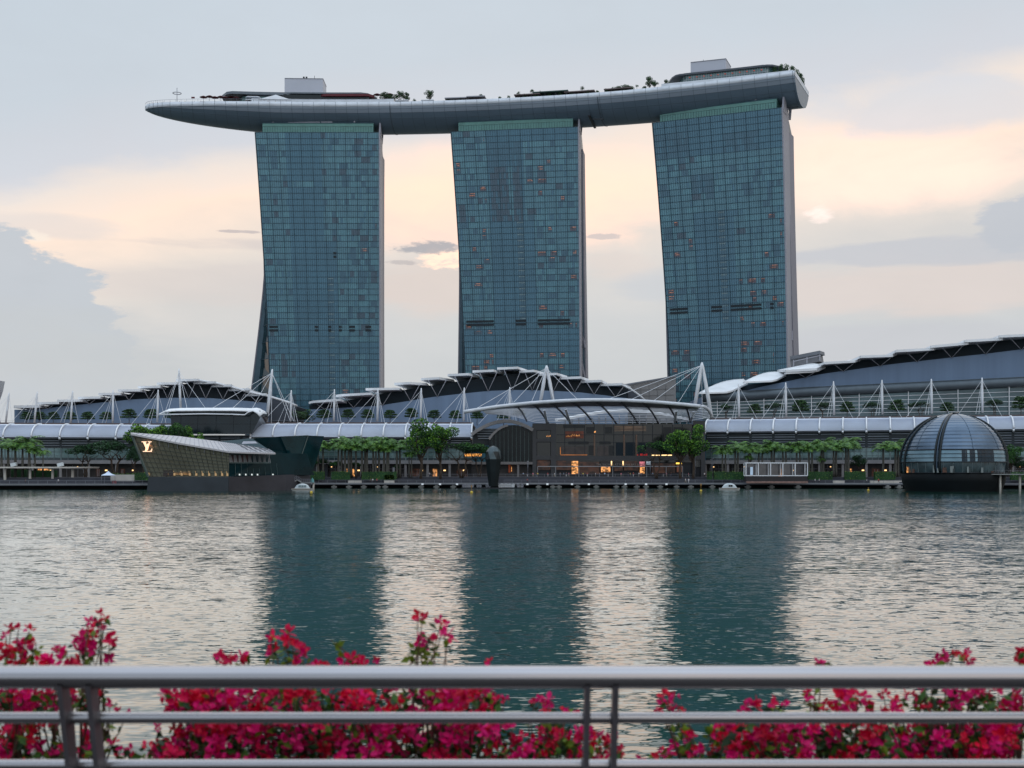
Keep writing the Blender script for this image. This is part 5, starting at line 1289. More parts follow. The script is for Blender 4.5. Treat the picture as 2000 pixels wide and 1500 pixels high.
# boats
def boat(label, px, py, Y, flip):
    t = thing('cabin_boat', label, 'boat', (X_(px,Y), Y, 0), 'small white cabin boats')
    s = -1 if flip else 1; ox = X_(px,Y)
    m = M(); secs = [(-3.4,.25,.5),(-2.9,1.0,.2),(-1.5,1.3,.0),(1.5,1.3,.0),(2.8,1.2,.05),(3.4,1.0,.1)]
    for (a0,w0,z0),(a1,w1,z1) in zip(secs, secs[1:]):
        a0*=s;a1*=s
        m.hexa([(ox+a0,Y-w0*.8,z0-.2),(ox+a1,Y-w1*.8,z1-.2),(ox+a1,Y+w1*.8,z1-.2),(ox+a0,Y+w0*.8,z0-.2),(ox+a0,Y-w0,.75),(ox+a1,Y-w1,.75),(ox+a1,Y+w1,.75),(ox+a0,Y+w0,.75)])
    m.build('boat_hull', mat('white gelcoat', (180,178,176), .35), t)
    m = M(); rows = []
    for k in range(9):
        u = k/8; xx = lerp(-2.3,2.5,u); h_ = 1.55*min(1,math.sin(max(.001,min(1,u*1.0))*math.pi)**.45)+.05
        rows.append([(ox+s*xx, Y+1.05*math.cos(a_), .75+h_*math.sin(a_)**.6) for a_ in [math.pi*j/8 for j in range(9)]])
    m.grid(rows, 0, True); m.build('cabin', mat('pale cabin shell', (176,184,186), .35), t)
    for (u0, u1) in ((-1.0,-.2),(-.05,.6),(.75,1.5)) if not flip else ((-.8,-.1),(.0,.5)):
        m = M(); m.box(ox+s*u0 if s>0 else ox-u1, ox+s*u1 if s>0 else ox-u0, Y-1.12, Y-1.0, 1.15, 1.8); m.build('window', GLASSK if flip else mat('pale boat window', (120,136,140), .2), t)
    m = M(); m.box(ox-3.2,ox+3.2,Y-1.36,Y-1.30,.55,.68); m.build('rubbing_strake', mat('tan strake', (140,120,100), .6), t)
    return t
boat('small white cabin boat with rounded roof moored by the gangway of the angular pavilion', 590, 955, 410, False)
boat('small white cabin boat afloat below the right end of the dark glass hall', 1425, 955, 425, True)
# buoys
bp = None
for i, (px, py, hh, lb) in enumerate(((396,953,1.7,'yellow buoy with a short pole in front of the angular pavilion plinth'),(608,960,.0,'yellow ball buoy beside the boat moored near the pavilion gangway'),(921,960,1.7,'yellow buoy with a short pole in front of the fountain pontoon'),(1369,957,1.9,'yellow buoy with a short pole left of the boat by the glass hall'),(1696,956,.6,'small yellow buoy left of the glass dome'))):
    Y = CZ*2500/(py+3-925); Y = min(Y, 455)
    t = thing('buoy', lb, 'buoy', (X_(px,Y),Y,0), 'yellow marker buoys'); m = M(); m.lathe([(.02,-.1),(.3,-.05),(.42,.2),(.3,.5),(.02,.62)], (X_(px,Y),Y,0), 12); m.build('float', mat('yellow buoy', (210,180,60), .4), t)
    if hh: m = M(); m.tube([(X_(px,Y),Y,.5),(X_(px,Y),Y,.5+hh)], .07, 6); m.box(X_(px,Y)-.2,X_(px,Y)+.2,Y-.05,Y+.05,.5+hh*.7,.5+hh); m.build('pole', mat('ochre buoy pole', (150,110,50), .5), t)
# gangway at the pavilion
t = thing('gangway', 'grey steel gangway with railings leading down from the pavilion', 'gangway', (X_(580,425),425,1))
m = M(); a_, b_, c_ = P(553,929,425), P(570,930,425), P(590,943,425); m.beam(a_,b_,2,.3); m.beam(b_,c_,2,.3); m.beam(c_,P(614,943,425),2.5,.3); m.beam(P(558,952,423),P(580,937,424),1.6,.3)
m.build('ramp', mat('pale gangway deck', (130,130,132), .6), t)
m = M()
for (p,q) in ((a_,b_),(b_,c_),(c_,P(614,943,425)),(P(558,952,423),P(580,937,424))):
    for hh in (.6,1.2): m.beam(p+Vector((0,-.9,hh)), q+Vector((0,-.9,hh)), .09)
    for k in range(7): r_ = p.lerp(q,k/6)+Vector((0,-.9,0)); m.beam(r_, r_+Vector((0,0,1.2)), .07)
m.build('railing', RAILM, t)
m = M(); m.tube([P(612,957,425)+Vector((0,0,-1)), P(612,944,425)], .35, 8); m.build('pile', CREAM, t)
m = M(); m.lathe([(.7,0),(.5,.9),(.05,1.6)], (X_(610,425),425,2.5), 4, sm=False); solo(m,'canopy_tent',mat('turquoise tarp', (90,160,160), .6),'tiny turquoise cover at the end of the gangway','cover',(X_(610,425),425,2.5))
# gazebo on the left deck
t = thing('gazebo', 'small white pointed gazebo on the left deck', 'gazebo', (X_(211,444),444,1.95))
gx = X_(211.5,444); m = M(); m.lathe([(2.6,5.0),(1.2,5.5),(.05,6.4)], (gx,444,0), 4, sm=False, a0=math.pi/4, a1=math.pi*2.25); m.lathe([(2.6,4.75),(2.6,5.0)], (gx,444,0), 4, sm=False, a0=math.pi/4, a1=math.pi*2.25); m.build('canopy', mat('white tent fabric', (196,206,224), .7), t)
for sx_ in (-1,1):
    for sy_ in (-1,1): m = M(); m.tube([(gx+1.8*sx_,444+1.8*sy_,1.95),(gx+1.8*sx_,444+1.8*sy_,4.8)], .06, 6); m.build('leg', RAILM, t)
m = M(); m.box(X_(220,444),X_(227,444),443.6,444.4,2,3.0); solo(m,'storage_box',mat('dull red box', (120,60,66), .7),'dull red box beside the white gazebo','box',(X_(223,444),444,2))
# covered walkway at the far left
t = thing('covered_walkway', 'flat pale concrete canopy on square columns at the far left of the deck', 'walkway canopy', (X_(60,455),455,4))
m = M(); m.hexa([(X_(-120,446),446,Z_(914.5,446)),(X_(135,446),448,Z_(914.5,446)),(X_(165,446)+1,458,Z_(914.5,446)),(X_(-120,446),458,Z_(914.5,446)),(X_(-120,446),446,Z_(911.5,446)),(X_(135,446),448,Z_(911.5,446)),(X_(168,446)+1,458,Z_(911.5,446)),(X_(-120,446),458,Z_(911.5,446))])
m.build('roof', CREAM, t)
for i, x in enumerate((-35,10,59,103,142)): 
    m = M(); Yc = 448+i*1.0; m.box(X_(x,Yc)-.38,X_(x,Yc)+.38,Yc-.35,Yc+.35,2.0,Z_(914.6,446)); m.build('column', CREAM, t)
for i, x in enumerate((27,118)):
    m = M(); c_ = P(x,907.5,450); rot = Matrix.Rotation(R(-14),3,'Y')
    for_p = [c_+rot@Vector((sx_*.95,sy_*.7,sz_*.6)) for sz_ in (-1,1) for sx_,sy_ in ((-1,-1),(1,-1),(1,1),(-1,1))]
    m.hexa(for_p); t2 = thing('floodlight', ('tilted white box floodlight on the walkway canopy at the far left edge', 'tilted white box floodlight near the right end of the walkway canopy')[i], 'floodlight', (c_.x,c_.y,Z_(911.5,446)), 'white box floodlights'); m.build('housing', mat('white enamel housing', (200,206,208), .4), t2)
    m = M(); m.tube([(c_.x,c_.y,Z_(911.4,446)),(c_.x,c_.y,c_.z-.4)], .08, 6); m.build('bracket', RAILM, t2)
# slim lamp posts and a stone pylon on the promenade
for i, (px, y0, y1) in enumerate(((1031,926,901),(1392,934,895),(1389,934,898),(1358,925,892),(1270,926,908))):
    m = M(); m.tube([P(px,y0,492),P(px,y1,492)], .12, 6); b_ = P(px,y0,492); t2 = thing('lamp_post','','lamp post',tuple(b_),'slim promenade lamp posts'); m.build('pole', RAILM, t2)
    m = M(); c_ = P(px,y1,492); m.box(c_.x-.35,c_.x+.35,c_.y-.2,c_.y+.2,c_.z-.1,c_.z+.12); m.build('lamp_head', GREYP, t2)
    t2['label'] = 'slim grey lamp post before the glass hall, '+('leftmost','rightmost','second from the right','beside the big green tree','behind the pink shop display')[i]
m = M(); m.box(X_(767,486),X_(771,486),485.6,486.4,3,Z_(913,486)); solo(m,'stone_pylon',CONC,'plain square stone pylon at the end of the hedge before the middle wing','pylon',(X_(769,486),486,3))
# ================================================================== trees
def leaves(m, c, rad, n, s, rn, mi=(0,1,2), flat=1.0, shell=.35):
    for _ in range(n):
        while True:
            d = Vector((rn.uniform(-1,1), rn.uniform(-1,1), rn.uniform(-1,1)))
            if .05 < d.length < 1: break
        r = d.length; d = d/r*(shell+(1-shell)*r**.6)
        p = Vector(c)+Vector((d.x*rad[0], d.y*rad[1], d.z*rad[2]*flat))
        a = Vector((rn.gauss(0,1), rn.gauss(0,1), rn.gauss(0,.6))).normalized(); b = a.cross(Vector((rn.gauss(0,1), rn.gauss(0,1), rn.gauss(0,1)))).normalized()
        q = s*rn.uniform(.6,1.3)
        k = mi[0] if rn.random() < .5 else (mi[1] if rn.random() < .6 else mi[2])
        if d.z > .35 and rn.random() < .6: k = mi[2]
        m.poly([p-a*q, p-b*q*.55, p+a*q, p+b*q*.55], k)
def limb(m, a, b, r0, r1, rn, n=4, wob=.12):
    a, b = Vector(a), Vector(b); L_ = (b-a).length
    pts = [a.lerp(b, i/n)+(Vector((rn.uniform(-1,1), rn.uniform(-1,1), rn.uniform(-.4,.4)))*L_*wob if 0 < i < n else Vector((0,0,0))) for i in range(n+1)]
    m.tube(pts, [lerp(r0,r1,i/n) for i in range(n+1)], 7); return pts
def tree_proto(kind, seed):
    """builds the trunk and crown of one tree about 10 units high"""
    rn = random.Random(seed); t = M(); c = M()
    if kind == 'broad':
        limb(t, (0,0,-.3), (rn.uniform(-.3,.3),0,3.4), .34, .24, rn, 4, .04)
        tips = []
        for k in range(7):
            an = k*2*math.pi/7+rn.uniform(-.4,.4); L_ = rn.uniform(1.8,3.2); e = Vector((math.cos(an)*L_, math.sin(an)*L_, rn.uniform(5.6,8.4))); limb(t, (0,0,rn.uniform(2.6,3.4)), e, .18, .05, rn); tips.append(e)
        tips += [Vector((rn.uniform(-1,1), rn.uniform(-1,1), 8.8)), Vector((rn.uniform(-2,2), rn.uniform(-1,1), 7.6)), Vector((rn.uniform(-1.5,1.5), 0, 6.4)), Vector((rn.uniform(-3.2,3.2),0,5.2))]
        for e in tips:
            for q in range(2):
                o = Vector((rn.uniform(-.9,.9), rn.uniform(-.9,.9), rn.uniform(-.6,.5))); r = rn.uniform(.9,1.5); leaves(c, e+o, (r,r,r*.75), int(150*r), .20, rn)
    elif kind == 'umbrella':
        limb(t, (0,0,-.2), (.1,0,7.6), .2, .08, rn, 5, .02)
        for k, (z, r) in enumerate(((4.6,3.6),(6.0,3.3),(7.3,2.4),(8.2,1.3))):
            r *= rn.uniform(.85,1.1); nb = 8
            for j in range(nb):
                an = j*2*math.pi/nb+k+rn.uniform(-.3,.3); e = Vector((math.cos(an)*r*.8, math.sin(an)*r*.8, z+rn.uniform(.1,.6))); limb(t, (0,0,z-.8), e, .06, .02, rn, 2, .05)
                leaves(c, e, (1.3,1.3,.5), 75, .32, rn, shell=.1)
            leaves(c, (0,0,z+.4), (r*.7,r*.7,.5), 130, .32, rn, shell=.0)
    elif kind == 'spreading':
        for sg in (-1, 1):
            limb(t, (sg*.2,0,-.3), (sg*1.0,0,4.2), .24, .16, rn, 4, .06)
            for k in range(4):
                an = rn.uniform(0,6.28); e = Vector((sg*1.8+math.cos(an)*2.4, math.sin(an)*2, rn.uniform(5.5,7.4))); limb(t, (sg*1.0,0,4.0), e, .12, .04, rn)
        for k in range(20):
            x = rn.uniform(-4.6,4.6); z = 6.6+1.6*(1-(x/5)**2)*rn.uniform(.2,1); r = rn.uniform(1.0,1.5); leaves(c, (x, rn.uniform(-2,2), z), (r,r,r*.6), int(130*r), .2, rn, (0,3,1))
    else:
        limb(t, (0,0,-.2), (0,0,1.5), .25, .12, rn, 2, .05)
        for k in range(9): r = rn.uniform(1.2,2.2); leaves(c, (rn.uniform(-2.6,2.6), rn.uniform(-1.5,1.5), rn.uniform(2.4,6.5)), (r,r,r*.9), int(110*r), .28, rn)
    return t, c
def palm_proto(seed, h=10.5):
    rn = random.Random(seed); t = M(); c = M()
    t.tube([(0,0,-.3),(0,0,h*.15),(rn.uniform(-.1,.1),0,h*.5),(rn.uniform(-.2,.2),0,h*.82)], [.26,.24,.19,.15], 9)
    t.tube([(0,0,h*.80),(0,0,h*.88)], [.17,.10], 8, 1)
    for k in range(22):
        an = k*2.4+rn.uniform(-.2,.2); el_ = rn.uniform(.1,1.25); L_ = rn.uniform(2.6,3.3); p = Vector((0,0,h*.86)); dirv = Vector((math.cos(an)*math.cos(el_), math.sin(an)*math.cos(el_), math.sin(el_)))
        sd_ = Vector((-math.sin(an), math.cos(an), 0)); pts = [p]
        for q in range(7): p = p+dirv*(L_/7); dirv = (dirv+Vector((0,0,-.27-.03*q))).normalized(); pts.append(p)
        for q in range(7):
            a, b = pts[q], pts[q+1]; w = .78*math.sin((q+.8)/8*math.pi)**.6
            for sgn in (-1,1):
                for j in range(2):
                    s = a.lerp(b, j/2); e = a.lerp(b, j/2+.42); tip = s.lerp(e,.8)+sd_*sgn*w+Vector((0,0,-.30*w-rn.uniform(0,.35))); c.poly([s, e, tip], rn.choice((0,1,1,2)))
            c.beam(a, b, .05, .03, 0)
    return t, c
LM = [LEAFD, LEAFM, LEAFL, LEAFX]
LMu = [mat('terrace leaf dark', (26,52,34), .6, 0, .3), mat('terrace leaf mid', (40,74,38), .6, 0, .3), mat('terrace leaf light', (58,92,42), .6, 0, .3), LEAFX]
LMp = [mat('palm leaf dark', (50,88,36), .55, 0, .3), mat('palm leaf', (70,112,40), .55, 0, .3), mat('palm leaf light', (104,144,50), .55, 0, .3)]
protos = {}
def make_tree(name, kind, seed, label, group, loc, h, rz=0, w=1, mats=None, cat='tree'):
    key = (kind, seed, id(mats))
    if key not in protos:
        if kind == 'palm': t, c = palm_proto(seed); me_t = [PTRUNK, mat('green crownshaft', (70,96,52), .5)]; ml = mats or LMp
        else: t, c = tree_proto(kind, seed); me_t = [BARK]; ml = mats or LM
        T = thing(name, label, cat, (0,0,0), group); a = t.build('trunk', me_t, T); b = c.build('crown' if cat != 'shrub' else 'foliage', ml, T); protos[key] = (T, [a,b])
        o = T
    else:
        T, ch = protos[key]; o = T.copy(); COL.objects.link(o); o['_o'] = (0,0,0)
        for k in ch: q = k.copy(); COL.objects.link(q); q.parent = o
    o.name = name; o.location = loc; s = h/10.0; o.scale = (s*w, s*w, s); o.rotation_euler = (0,0,rz); tag(o, label, cat, group); return o
rt = random.Random(77)
# terrace trees
tl = [(52,806),(77,806),(104,806),(137,806),(171,806),(208,806),(252,801),(295,802),(337,804)]
for i, (x, y) in enumerate(tl):
    make_tree('terrace_tree', 'umbrella', 1+i%4, 'layered dark green terrace tree behind the left canopy, %s from the left' % ORD[i], 'terrace trees behind the left canopy', (X_(x,536),536,25.4), 6.6 if i < 6 else 7.8, rt.uniform(0,6), rt.uniform(1.0,1.2), LMu)
tm = [(593,796,8.5,1.3),(633,803,7,1),(680,802,7.2,.85),(718,803,7,.9),(762,804,6.8,.9),(803,802,7.6,.8),(848,803,6.8,.95),(889,804,6.6,.9),(932,804,6.4,.9),(984,805,6.4,.95),(1012,786,9.5,.6)]
for i, (x, y, h, w) in enumerate(tm):
    make_tree('terrace_tree', 'umbrella' if i else 'bush', 1+i%4, 'layered dark green terrace tree behind the middle canopy, %s from the left' % ORD[i], 'terrace trees behind the middle canopy', (X_(x,540),540,25.9), h*1.04, rt.uniform(0,6), w*1.2, LMu)
tr_ = [(1418,797,8.5),(1474,796,8),(1512,795,9),(1564,792,9.5),(1606,794,9),(1655,795,8.5),(1704,795,8.5),(1752,792,9),(1798,794,8.5),(1850,796,7.5),(1942,790,9),(1994,786,9.5)]
for i, (x, y, h) in enumerate(tr_):
    Y = 545-(x-1400)/600*34; make_tree('terrace_tree', 'umbrella' if i%2 else 'spreading', 2+i%3, 'dark green terrace tree before the white louvres of the right hall, %s from the left' % ORD[i], 'terrace trees before the right hall', (X_(x,Y),Y,27.6), h, rt.uniform(0,6), 1.0, LMu)
# palms
def palms(lst, group, where, Y=488, seed0=0):
    for i, (x, y, w) in enumerate(lst):
        Yc = min(Y, shore(X_(x,Y))+14.5)+rt.uniform(-.6,.6); h = (Z_(y-8,Yc)-4.2)/1.04*rt.uniform(.93,1.08)
        make_tree('palm_tree', 'palm', 11+(i+seed0)%3, '%s palm %s, %s from the left' % ('short' if 'short' in group else 'tall', where, ORD[i]), group, (X_(x,Yc),Yc,4.2), h, rt.uniform(0,6), w*1.38)
palms([(599,870,1.1),(607,868,1.0),(621,874,1.1),(631,874,1.0)], 'palms beside the angular pavilion', 'immediately right of the angular glass pavilion')
palms([(661,867,1.05),(667,866,1.1),(674,864,1.1),(681,866,1),(686,870,1.1),(695,872,1.1),(707,867,1.1),(713,866,1),(717,865,1.1),(729,866,1.1),(734,866,1),(740,867,1.1),(750,866,1.1),(756,867,1),(759,869,1),(775,870,1.1),(781,870,1)], 'palm row before the middle wing', 'in the long row before the middle mall wing')
palms([(799,887,.9),(804,886,.8)], 'short palms before the middle wing', 'right of the long palm row')
palms([(1411,878,1.1),(1417,877,1.05),(1436,872,1.1),(1441,872,1.05),(1463,876,1),(1466,876,1),(1482,874,1.1),(1489,873,1.05),(1507,872,1.1),(1512,873,1),(1529,876,1.1),(1535,875,1.1),(1556,873,1.1),(1562,872,1),(1580,868,1.1),(1586,868,1.1),(1604,864,1.1),(1608,864,1),(1628,867,1.1),(1633,867,1.1),(1652,864,1.1),(1657,863,1.15),(1725,868,1.15),(1749,866,1.2),(1754,866,1.1)], 'palm row before the right wing', 'before the right mall wing', seed0=1)
palms([(1462,895,.75),(1604,897,.85)], 'short palms before the right wing', 'beneath the tall row before the right mall wing')
palms([(3,873,1.2),(16,868,1.2),(30,866,1.2),(44,872,1.2),(57,866,1.2),(68,876,1.1),(84,886,.9)], 'palms at the far left', 'in the dark clump at the far left', Y=470)
# broad trees
def bt(kind, seed, x, ybase_top, Y, label, w=1, zb=4.2, mats=None, name='broadleaf_tree', group='promenade trees', z1=None):
    h = (Z_(ybase_top,Y)-zb)/.98; make_tree(name, kind, seed, label, group, (X_(x,Y),Y,zb), h, rt.uniform(0,6), w, mats)
bt('broad',21,822,822,484,'bright green broadleaf tree rising over the middle canopy, left of a pair',.86)
bt('broad',22,860,826,486,'bright green broadleaf tree rising over the middle canopy, right of a pair',.8)
bt('spreading',23,902,855,490,'dark spreading tree left of the black sculpture',1.25)
bt('spreading',24,935,858,492,'dark spreading tree directly behind the black sculpture',.95)
bt('broad',25,1329,837,486,'bright green broadleaf tree before the dark glass hall, left of a pair',.85)
bt('broad',21,1354,833,488,'bright green broadleaf tree before the dark glass hall, right of a pair',.80)
bt('spreading',23,1282,852,490,'dark spreading tree before the glass hall windows',.9)
bt('spreading',24,167,861,468,'dark round-topped tree left of the angular pavilion',1.1,mats=[LEAFD,LEAFD,LEAFM,LEAFX])
bt('spreading',26,226,852,470,'dark spreading tree just left of the angular pavilion',1.35,mats=[LEAFD,LEAFD,LEAFM,LEAFX])
bt('broad',22,280,826,478,'light green tree whose top shows behind the pavilion roof tip',1.0,)
bt('broad',25,312,828,480,'mid green tree behind the sloping pavilion roof',.8)
bt('broad',22,345,822,482,'dark green tree top in front of the smoked glass box',.75,mats=[LEAFD,LEAFD,LEAFM,LEAFX])
bt('broad',21,375,838,484,'small round green tree top above the pavilion roof',.6)
bt('broad',25,262,868,462,'small dark tree by the slanted edge of the pavilion',.6,mats=[LEAFD,LEAFX,LEAFD,LEAFX])
for i, (x, y, w) in enumerate(((609,892,1.0),(627,892,1.1),(660,896,1.0),(690,898,.8),(775,905,.8),(1677,886,.8),(1886,900,.8),(1975,866,.9),(1990,890,.9))):
    bt('spreading' if i < 5 else 'broad', 23+i%3, x, y, min(490, shore(X_(x,480))+20), 'small understory tree %s' % ('just right of the angular pavilion, left of two','just right of the angular pavilion, right of two','under the left end of the middle palm row','under the middle palm row','low and pale green, under the right end of the middle palm row','standing alone right of the long palm row','left of the dome base','right of the dome, behind the jetty','at the right edge behind the jetty')[i], w, group='understory trees', mats=[LEAFD,LEAFM,LEAFM,LEAFX])
# trees on the sky deck
sk = [(755,16,7.2,1,'broad'),(765,14,6.5,1.1,'broad'),(771,10,6.5,1,'bush'),(786,16,7.5,.95,'broad'),(797,14,7.0,.9,'broad'),(845,15,8,.85,'broad')]
for i, (px, off, h, w, kd) in enumerate(sk):
    x = X_(px, 688); p = HP(x, off, 202.4); make_tree('deck_tree', kd, 31+i%2, 'dark tree on the sky deck right of the left white block, %s of six' % ORD[i], 'trees left of the middle of the sky deck', tuple(p), h, rt.uniform(0,6), w, LMu)
for i, (px, h) in enumerate(((947,4.4),(1022,4.6),(1049,5.4),(1067,4.4),(1148,5.2),(1253,4))):
    x = X_(px, 680); p = HP(x, 15, 202.6); make_tree('deck_palm', 'palm', 11+i%3, 'small dark palm on the sky deck, %s from the left' % ORD[i], 'small palms on the sky deck', tuple(p), h, rt.uniform(0,6), 1.0, LMu, cat='palm')
for i, (px, h, w, kd) in enumerate(((1211,5.5,.9,'bush'),(1219,6,.9,'bush'),(1231,6.5,1.1,'bush'),(1238,6,1.2,'bush'),(1246,4.5,1,'bush'),(1270,4.5,.9,'bush'),(1280,8.5,.8,'broad'),(1289,6,.8,'broad'),(1312,6,.8,'broad'),(1318,5.4,.9,'bush'))):
    x = X_(px, 672); p = HP(x, 14, 202.6); make_tree('deck_tree', kd, 31+i%2, 'dark tree on the sky deck left of the sweeping restaurant roof, %s from the left' % ORD[i], 'trees before the stern restaurant', tuple(p), h, rt.uniform(0,6), w, LMu)
for i, (x, off, h) in enumerate(((137,15,7.0),(140,15,8),(142,13,8.5),(144,9,8.6),(145,3,8.6),(145.5,-4,8.5),(145.5,-11,8))):
    make_tree('deck_tree', 'bush', 31+i%2, 'dark shrubby tree at the right tip of the sky deck, %s from the left' % ORD[i], 'shrubby trees at the stern', tuple(HP(x, off, 203.6)), h, rt.uniform(0,6), .5, LMu)
for i, (px, h, w) in enumerate(((812,3.6,.8),(880,3.4,.8),(905,3.0,.9),(985,3.2,.9),(1003,3.6,.8),(1034,4.2,.9),(1058,4.4,.9),(1085,3.4,.9),(1105,3.8,.8),(1128,3.2,.9),(1160,4.2,.8),(1178,3.4,.8),(1196,4.2,.9))):
    x = X_(px, 678); make_tree('deck_shrub', 'bush', 31+i%2, 'small dark shrub on the middle of the sky deck, %s from the left' % ORD[i], 'small shrubs along the sky deck', tuple(HP(x, 16, 202.6)), h, rt.uniform(0,6), w, LMu, cat='shrub')
# hedges
def hedge(label, xa, xb, Y, z0, z1, seed, mts=None):
    rn = random.Random(seed); a, b = X_(xa,Y), X_(xb,Y); T = thing('hedge', label, 'hedge', ((a+b)/2,Y+1,z0), 'clipped hedges on the promenade')
    m = M(); m.box(a+.15,b-.15,Y+.15,Y+1.7,z0,z1-.15); m.build('inner_mass', LEAFD, T)
    m = M()
    for _ in range(int((b-a)*70)):
        p = Vector((rn.uniform(a,b), Y+abs(rn.gauss(0,.5)), rn.uniform(z0,z1+rn.uniform(-.1,.25)))); q = .16*rn.uniform(.7,1.4); u = Vector((rn.gauss(0,1),rn.gauss(0,1),rn.gauss(0,1))).normalized(); v = u.cross(Vector((rn.gauss(0,1),rn.gauss(0,1),1))).normalized()
        m.poly([p-u*q,p-v*q*.6,p+u*q,p+v*q*.6], rn.choice((0,1,1,2)))
    m.build('foliage', mts or [LEAFM, mat('hedge leaf', (76,110,38), .6, 0, .3), mat('hedge leaf light', (112,140,50), .6, 0, .3)], T)
for i, (xa, xb, lb) in enumerate(((596,634,'immediately right of the pavilion'),(646,684,'second from the pavilion'),(706,775,'longest, before the middle palms'),(750,770,'short and low, before the stone pylon'),(1381,1392,'small square, at the foot of the ramp by the right wing'),(1394,1457,'left of the white frame shelter'),(1578,1627,'right of the white frame shelter'),(1650,1692,'second to the right of the white frame shelter'),(1708,1750,'just left of the glass dome'),(1975,2080,'right of the glass dome'))):
    Y = shore((xa+xb)/2000*240-240+0)*0+min(482, shore(X_((xa+xb)/2,478))+8); z0 = 3.2; z1 = Z_(921 if i != 3 else 927, Y)
    hedge('clipped green hedge '+lb, xa, xb, Y, z0 if i != 3 else 2.4, z1, 50+i)
hedge('clipped green hedge left of the pavilion by the gazebo', 262, 290, 447, 3.0, Z_(923,447), 70)
hedge('low yellow-green hedge strip behind the gazebo', 215, 262, 452, 3.6, Z_(925,452), 71)
for i, (xa, xb) in enumerate(((20,52),(60,110))): hedge('dark undergrowth behind the walkway canopy, '+('left patch','right patch')[i], xa, xb, 462, 2.2, Z_(916 if i == 0 else 918,462), 72+i, [LEAFD,LEAFX,LEAFM])
m = M(); m.box(X_(216,449),X_(262,449),449,450.5,2.0,Z_(927,449)); solo(m,'low_wall',CREAM,'low cream wall behind the white gazebo','wall',(X_(240,449),449.7,2))
for i, (xa, xb) in enumerate(((680,706),(750,770),(1628,1650),(1700,1765))):
    Yw = shore(X_(xa,475))+5.2; m = M(); m.box(X_(xa,Yw),X_(xb,Yw),Yw,Yw+1,1.95,2.9); solo(m,'low_wall',CREAM,'short cream stone seat wall on the lower deck, %s from the left' % ORD[i],'wall',(X_((xa+xb)/2,Yw),Yw+.5,1.95),'cream seat walls')
# ================================================================== people
def skin_person(pose):
    """one skinned body; pose: leg/arm offsets"""
    bm_v = []; bm_e = []; rad = []
    def V(x,y,z,r): bm_v.append((x,y,z)); rad.append(r); return len(bm_v)-1
    s, arm = pose
    pel = V(0,0,.95,.15); w1 = V(0,0,1.15,.14); ch = V(0,0,1.38,.17); nk = V(0,0,1.52,.065); hd = V(0,-.02,1.66,.105); tp = V(0,-.02,1.74,.08)
    bm_e += [(pel,w1),(w1,ch),(ch,nk),(nk,hd),(hd,tp)]
    for sg in (-1,1):
        f = s*sg; hp = V(sg*.10,0,.88,.11); kn = V(sg*.11,-f*.16,.48,.075); an_ = V(sg*.11,-f*.26+(.06 if f < 0 else 0),.09,.05); toe = V(sg*.12,-f*.26-.16,.04,.04); bm_e.extend([(pel,hp),(hp,kn),(kn,an_),(an_,toe)])
        sh = V(sg*.19,0,1.43,.07); el_ = V(sg*.25,f*.10*arm,1.14,.05); wr = V(sg*.24,f*.18*arm-.08,.90,.035); hn = V(sg*.24,f*.2*arm-.10,.80,.035); bm_e.extend([(ch,sh),(sh,el_),(el_,wr),(wr,hn)])
    me = bpy.data.meshes.new('person'); me.from_pydata(bm_v, bm_e, []); o = bpy.data.objects.new('person', me); COL.objects.link(o)
    md = o.modifiers.new('s','SKIN'); 
    for i, v in enumerate(me.skin_vertices[0].data): v.radius = (rad[i]*(1.15 if i in (1,2) else 1), rad[i]*.8 if i in (0,1,2) else rad[i]); v.use_root = (i == 0)
    o.modifiers.new('b','SUBSURF').levels = 1
    dg = bpy.context.evaluated_depsgraph_get(); m2 = bpy.data.meshes.new_from_object(o.evaluated_get(dg)); bpy.data.objects.remove(o)
    m2.materials.clear()
    for _ in range(4): m2.materials.append(None)
    for p in m2.polygons:
        z = p.center.z; x = abs(p.center.x); y = p.center.y
        k = 0 if z < .95 else 1
        if z > 1.47 and x < .16: k = 2 if (z < 1.69 and y < .0) or z < 1.56 else 3
        if x > .2 and z < 1.2: k = 2
        if z < .09: k = 3
        p.material_index = k; p.use_smooth = True
    return m2
poses = [skin_person(p) for p in ((0,.2),(1,1),(-1,1),(.5,.6))]
SK = mat('skin', (170,120,95), .6); HAIR = mat('dark hair', (26,22,22), .6)
SHIRT = {n: mat(n+' shirt', c, .8) for n, c in (('white',(200,202,205)),('black',(30,32,36)),('pale blue',(140,165,190)),('red',(150,40,44)),('pink',(200,110,130)),('grey',(110,112,118)),('yellow',(190,170,70)),('navy',(36,44,70)))}
PANT = {n: mat(n+' trousers', c, .8) for n, c in (('dark',(34,36,42)),('blue',(52,66,92)),('beige',(140,128,108)),('white',(180,180,180)))}
rp = random.Random(9)
def person(px, Y, z, shirt, pant, pose, label, rz):
    o = bpy.data.objects.new('person', poses[pose]); COL.objects.link(o)
    for s_, mt in zip(o.material_slots, (PANT[pant], SHIRT[shirt], SK, HAIR)): s_.link = 'OBJECT'; s_.material = mt
    o.location = (X_(px,Y), Y, z); o.rotation_euler = (0,0,rz); o.scale = [rp.uniform(.96,1.06)]*3; tag(o, label, 'person', 'people on the promenade'); return o
sh_n = list(SHIRT); pn = list(PANT)
